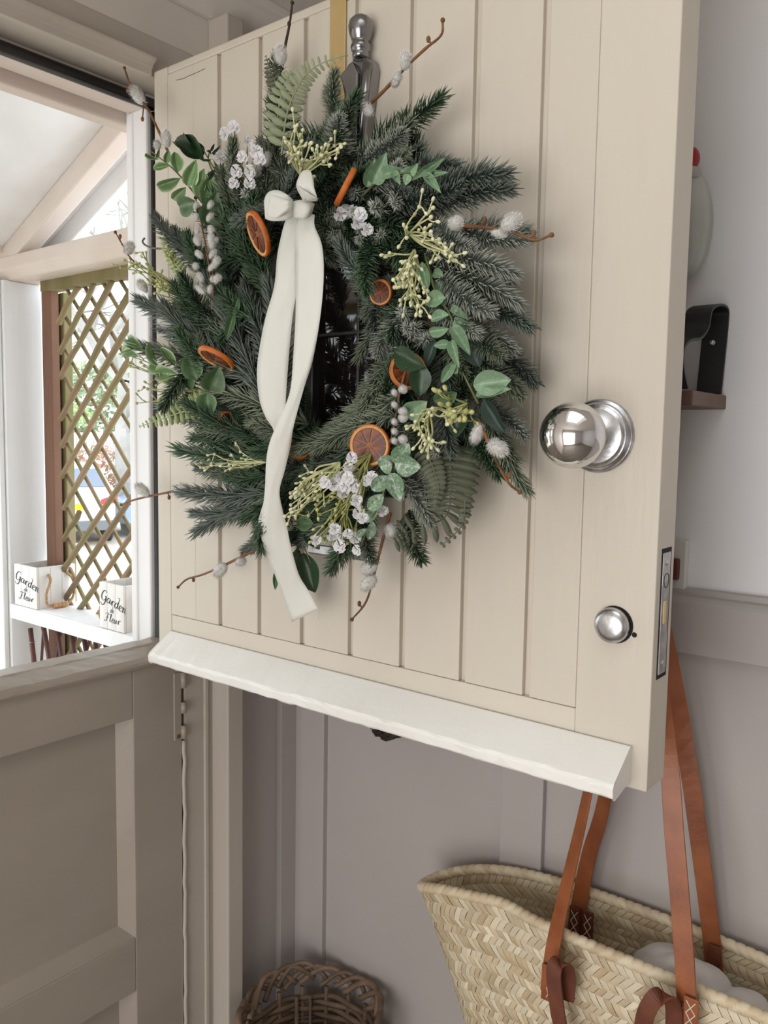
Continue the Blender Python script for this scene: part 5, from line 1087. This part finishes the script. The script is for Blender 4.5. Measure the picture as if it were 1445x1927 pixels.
# ---- dried orange slices
def orange(px, py, rpx, nrm_, off, span=6.2832, rot=0):
    c = D(px, py, off); r_ = rpx / FPX * (c - CAM).dot(_f); n_ = V(nrm_).normalized(); h = .0030
    o = obj('orange_slice', MB().hoop([(-h * .9, r_ * .90), (-h, r_ * .97), (-h * .4, r_), (h * .4, r_), (h, r_ * .97), (h * .9, r_ * .90)], c, n_, 40), G['rind'], wr_, smooth=True); o.data.materials.clear(); o.data.materials.append(G['rind'])
    obj('pith', MB().hoop([(-h * .8, r_ * .83), (-h * 1.04, r_ * .93), (h * 1.04, r_ * .93), (h * .8, r_ * .83)], c, n_, 40), G['pith'], o)
    a = n_.orthogonal().normalized(); b = n_.cross(a)
    obj('core', MB().lathe([(-h * .35, r_ * .84), (h * .35, r_ * .84)], c, n_, 30), G['pithd'], o)
    for k in range(9):
        q0, q1 = 2 * math.pi * k / 9 + .07, 2 * math.pi * (k + 1) / 9 - .07; qm = (q0 + q1) / 2; pts = [a * math.cos(qm) * r_ * .14 + b * math.sin(qm) * r_ * .14] + [a * math.cos(q) * r_ * .80 + b * math.sin(q) * r_ * .80 for q in np.linspace(q0, q1, 6)]
        m_ = MB(); nn = len(pts); hh = h * U(.5, .72); m_.add([c + p + n_ * hh for p in pts] + [c + p - n_ * hh for p in pts], [tuple(range(nn)), tuple(range(nn, 2 * nn))[::-1]] + [(i, nn + i, nn + (i + 1) % nn, (i + 1) % nn) for i in range(nn)])
        obj('segment', m_, G['flesh'], o)
    return o
tc_ = lambda px, py: (CAM - D(px, py, .09)).normalized()
v0 = tc_(485, 440)
def nm(a, b): return v0 * math.cos(math.radians(a)) + (_r * math.cos(math.radians(b)) + _u * math.sin(math.radians(b))) * math.sin(math.radians(a))
orange(486, 440, 43, nm(70, 200), .092)
orange(650, 352, 38, nm(78, 150), .095)
orange(408, 675, 38, nm(76, 240), .092)
orange(716, 550, 24, nm(30, 180), .078)
orange(768, 698, 36, nm(20, 90), .084)
orange(696, 838, 40, nm(25, 160), .082)
orange(563, 845, 22, nm(35, 90), .07)
orange(425, 790, 16, nm(40, 0), .075)
# ---- ivory ribbon: bow and two tails
def strip(rows, name, par, n=6, nv=7, bulge=.004):
    L_ = catmull([D(*q[0], q[2]) for q in rows], n); R_ = catmull([D(*q[1], q[3] if len(q) > 3 else q[2]) for q in rows], n); P = []
    for i, (a, b) in enumerate(zip(L_, R_)):
        out = (CAM - a).normalized(); P.append([a.lerp(b, j / (nv - 1)) + out * (bulge * math.sin(math.pi * j / (nv - 1)) + .0012 * math.sin(j * 2.1 + i * .35)) for j in range(nv)])
    return obj(name, MB().grid(P), G['ribbon'], par, smooth=True, solid=.0005)
rbn = strip([((543, 404), (560, 402), .102), ((534, 425), (562, 425), .104), ((522, 480), (560, 480), .108), ((516, 540), (558, 545), .112), ((498, 605), (550, 600), .110), ((484, 690), (543, 680), .110), ((488, 750), (538, 745), .110), ((500, 785), (535, 790), .112), ((516, 815), (524, 830), .100), ((510, 870), (508, 880), .090), ((500, 930), (516, 935), .080), ((484, 985), (506, 990), .070), ((478, 1008), (496, 1016), .068)], 'ribbon_tail', wr_)
strip([((562, 402), (592, 404), .108), ((556, 430), (592, 425), .112), ((557, 470), (606, 462), .118), ((557, 540), (609, 520), .122), ((556, 600), (602, 600), .126), ((552, 670), (588, 680), .130), ((545, 740), (572, 730), .130), ((520, 800), (553, 800), .124), ((506, 838), (547, 839), .116), ((501, 870), (536, 884), .108), ((499, 914), (526, 923), .100), ((496, 947), (531, 956), .092), ((491, 994), (539, 988), .082), ((497, 1033), (547, 1027), .074), ((516, 1078), (562, 1080), .064), ((532, 1122), (578, 1108), .056), ((549, 1171), (600, 1147), .050)], 'ribbon_tail', wr_)
bow = strip([((546, 382), (550, 408), .118), ((556, 378), (556, 410), .124), ((570, 376), (572, 412), .126), ((584, 380), (582, 408), .122), ((592, 384), (586, 404), .114)], 'bow_knot', wr_, bulge=.005)
def loop(rows, par, name): return strip(rows, name, par, n=7, bulge=.002)
# left loop: front face goes out to the left, folds round and returns behind
loop([((551, 376), (552, 408), .122), ((540, 366), (540, 414), .130), ((522, 358), (524, 416), .134), ((505, 362), (508, 415), .130), ((497, 378), (499, 410), .120), ((503, 386), (506, 404), .108), ((520, 384), (522, 404), .100), ((548, 386), (548, 404), .104)], wr_, 'bow_loop')
loop([((508, 364), (502, 408), .1315), ((525, 372), (520, 410), .138), ((541, 376), (538, 400), .137), ((549, 380), (548, 398), .130)], wr_, 'bow_loop')
# upper loop
loop([((572, 380), (598, 378), .124), ((560, 358), (596, 370), .132), ((558, 345), (590, 348), .134), ((566, 326), (586, 326), .126), ((574, 321), (582, 321), .116), ((570, 335), (590, 340), .106), ((576, 372), (590, 374), .106)], wr_, 'bow_loop')
loop([((576, 378), (600, 374), .127), ((572, 362), (594, 372), .137), ((561, 350), (580, 366), .136), ((560, 356), (572, 378), .128)], wr_, 'bow_loop')
for k in range(7):
    a = D(597 + U(-2, 1), 1147 + k, .050); obj('frayed_thread', MB().tube([a, a + V((U(-.002, .002), -.003, -.006 - U(0, .006)))], .00025, 3), G['ribbon'], wr_)
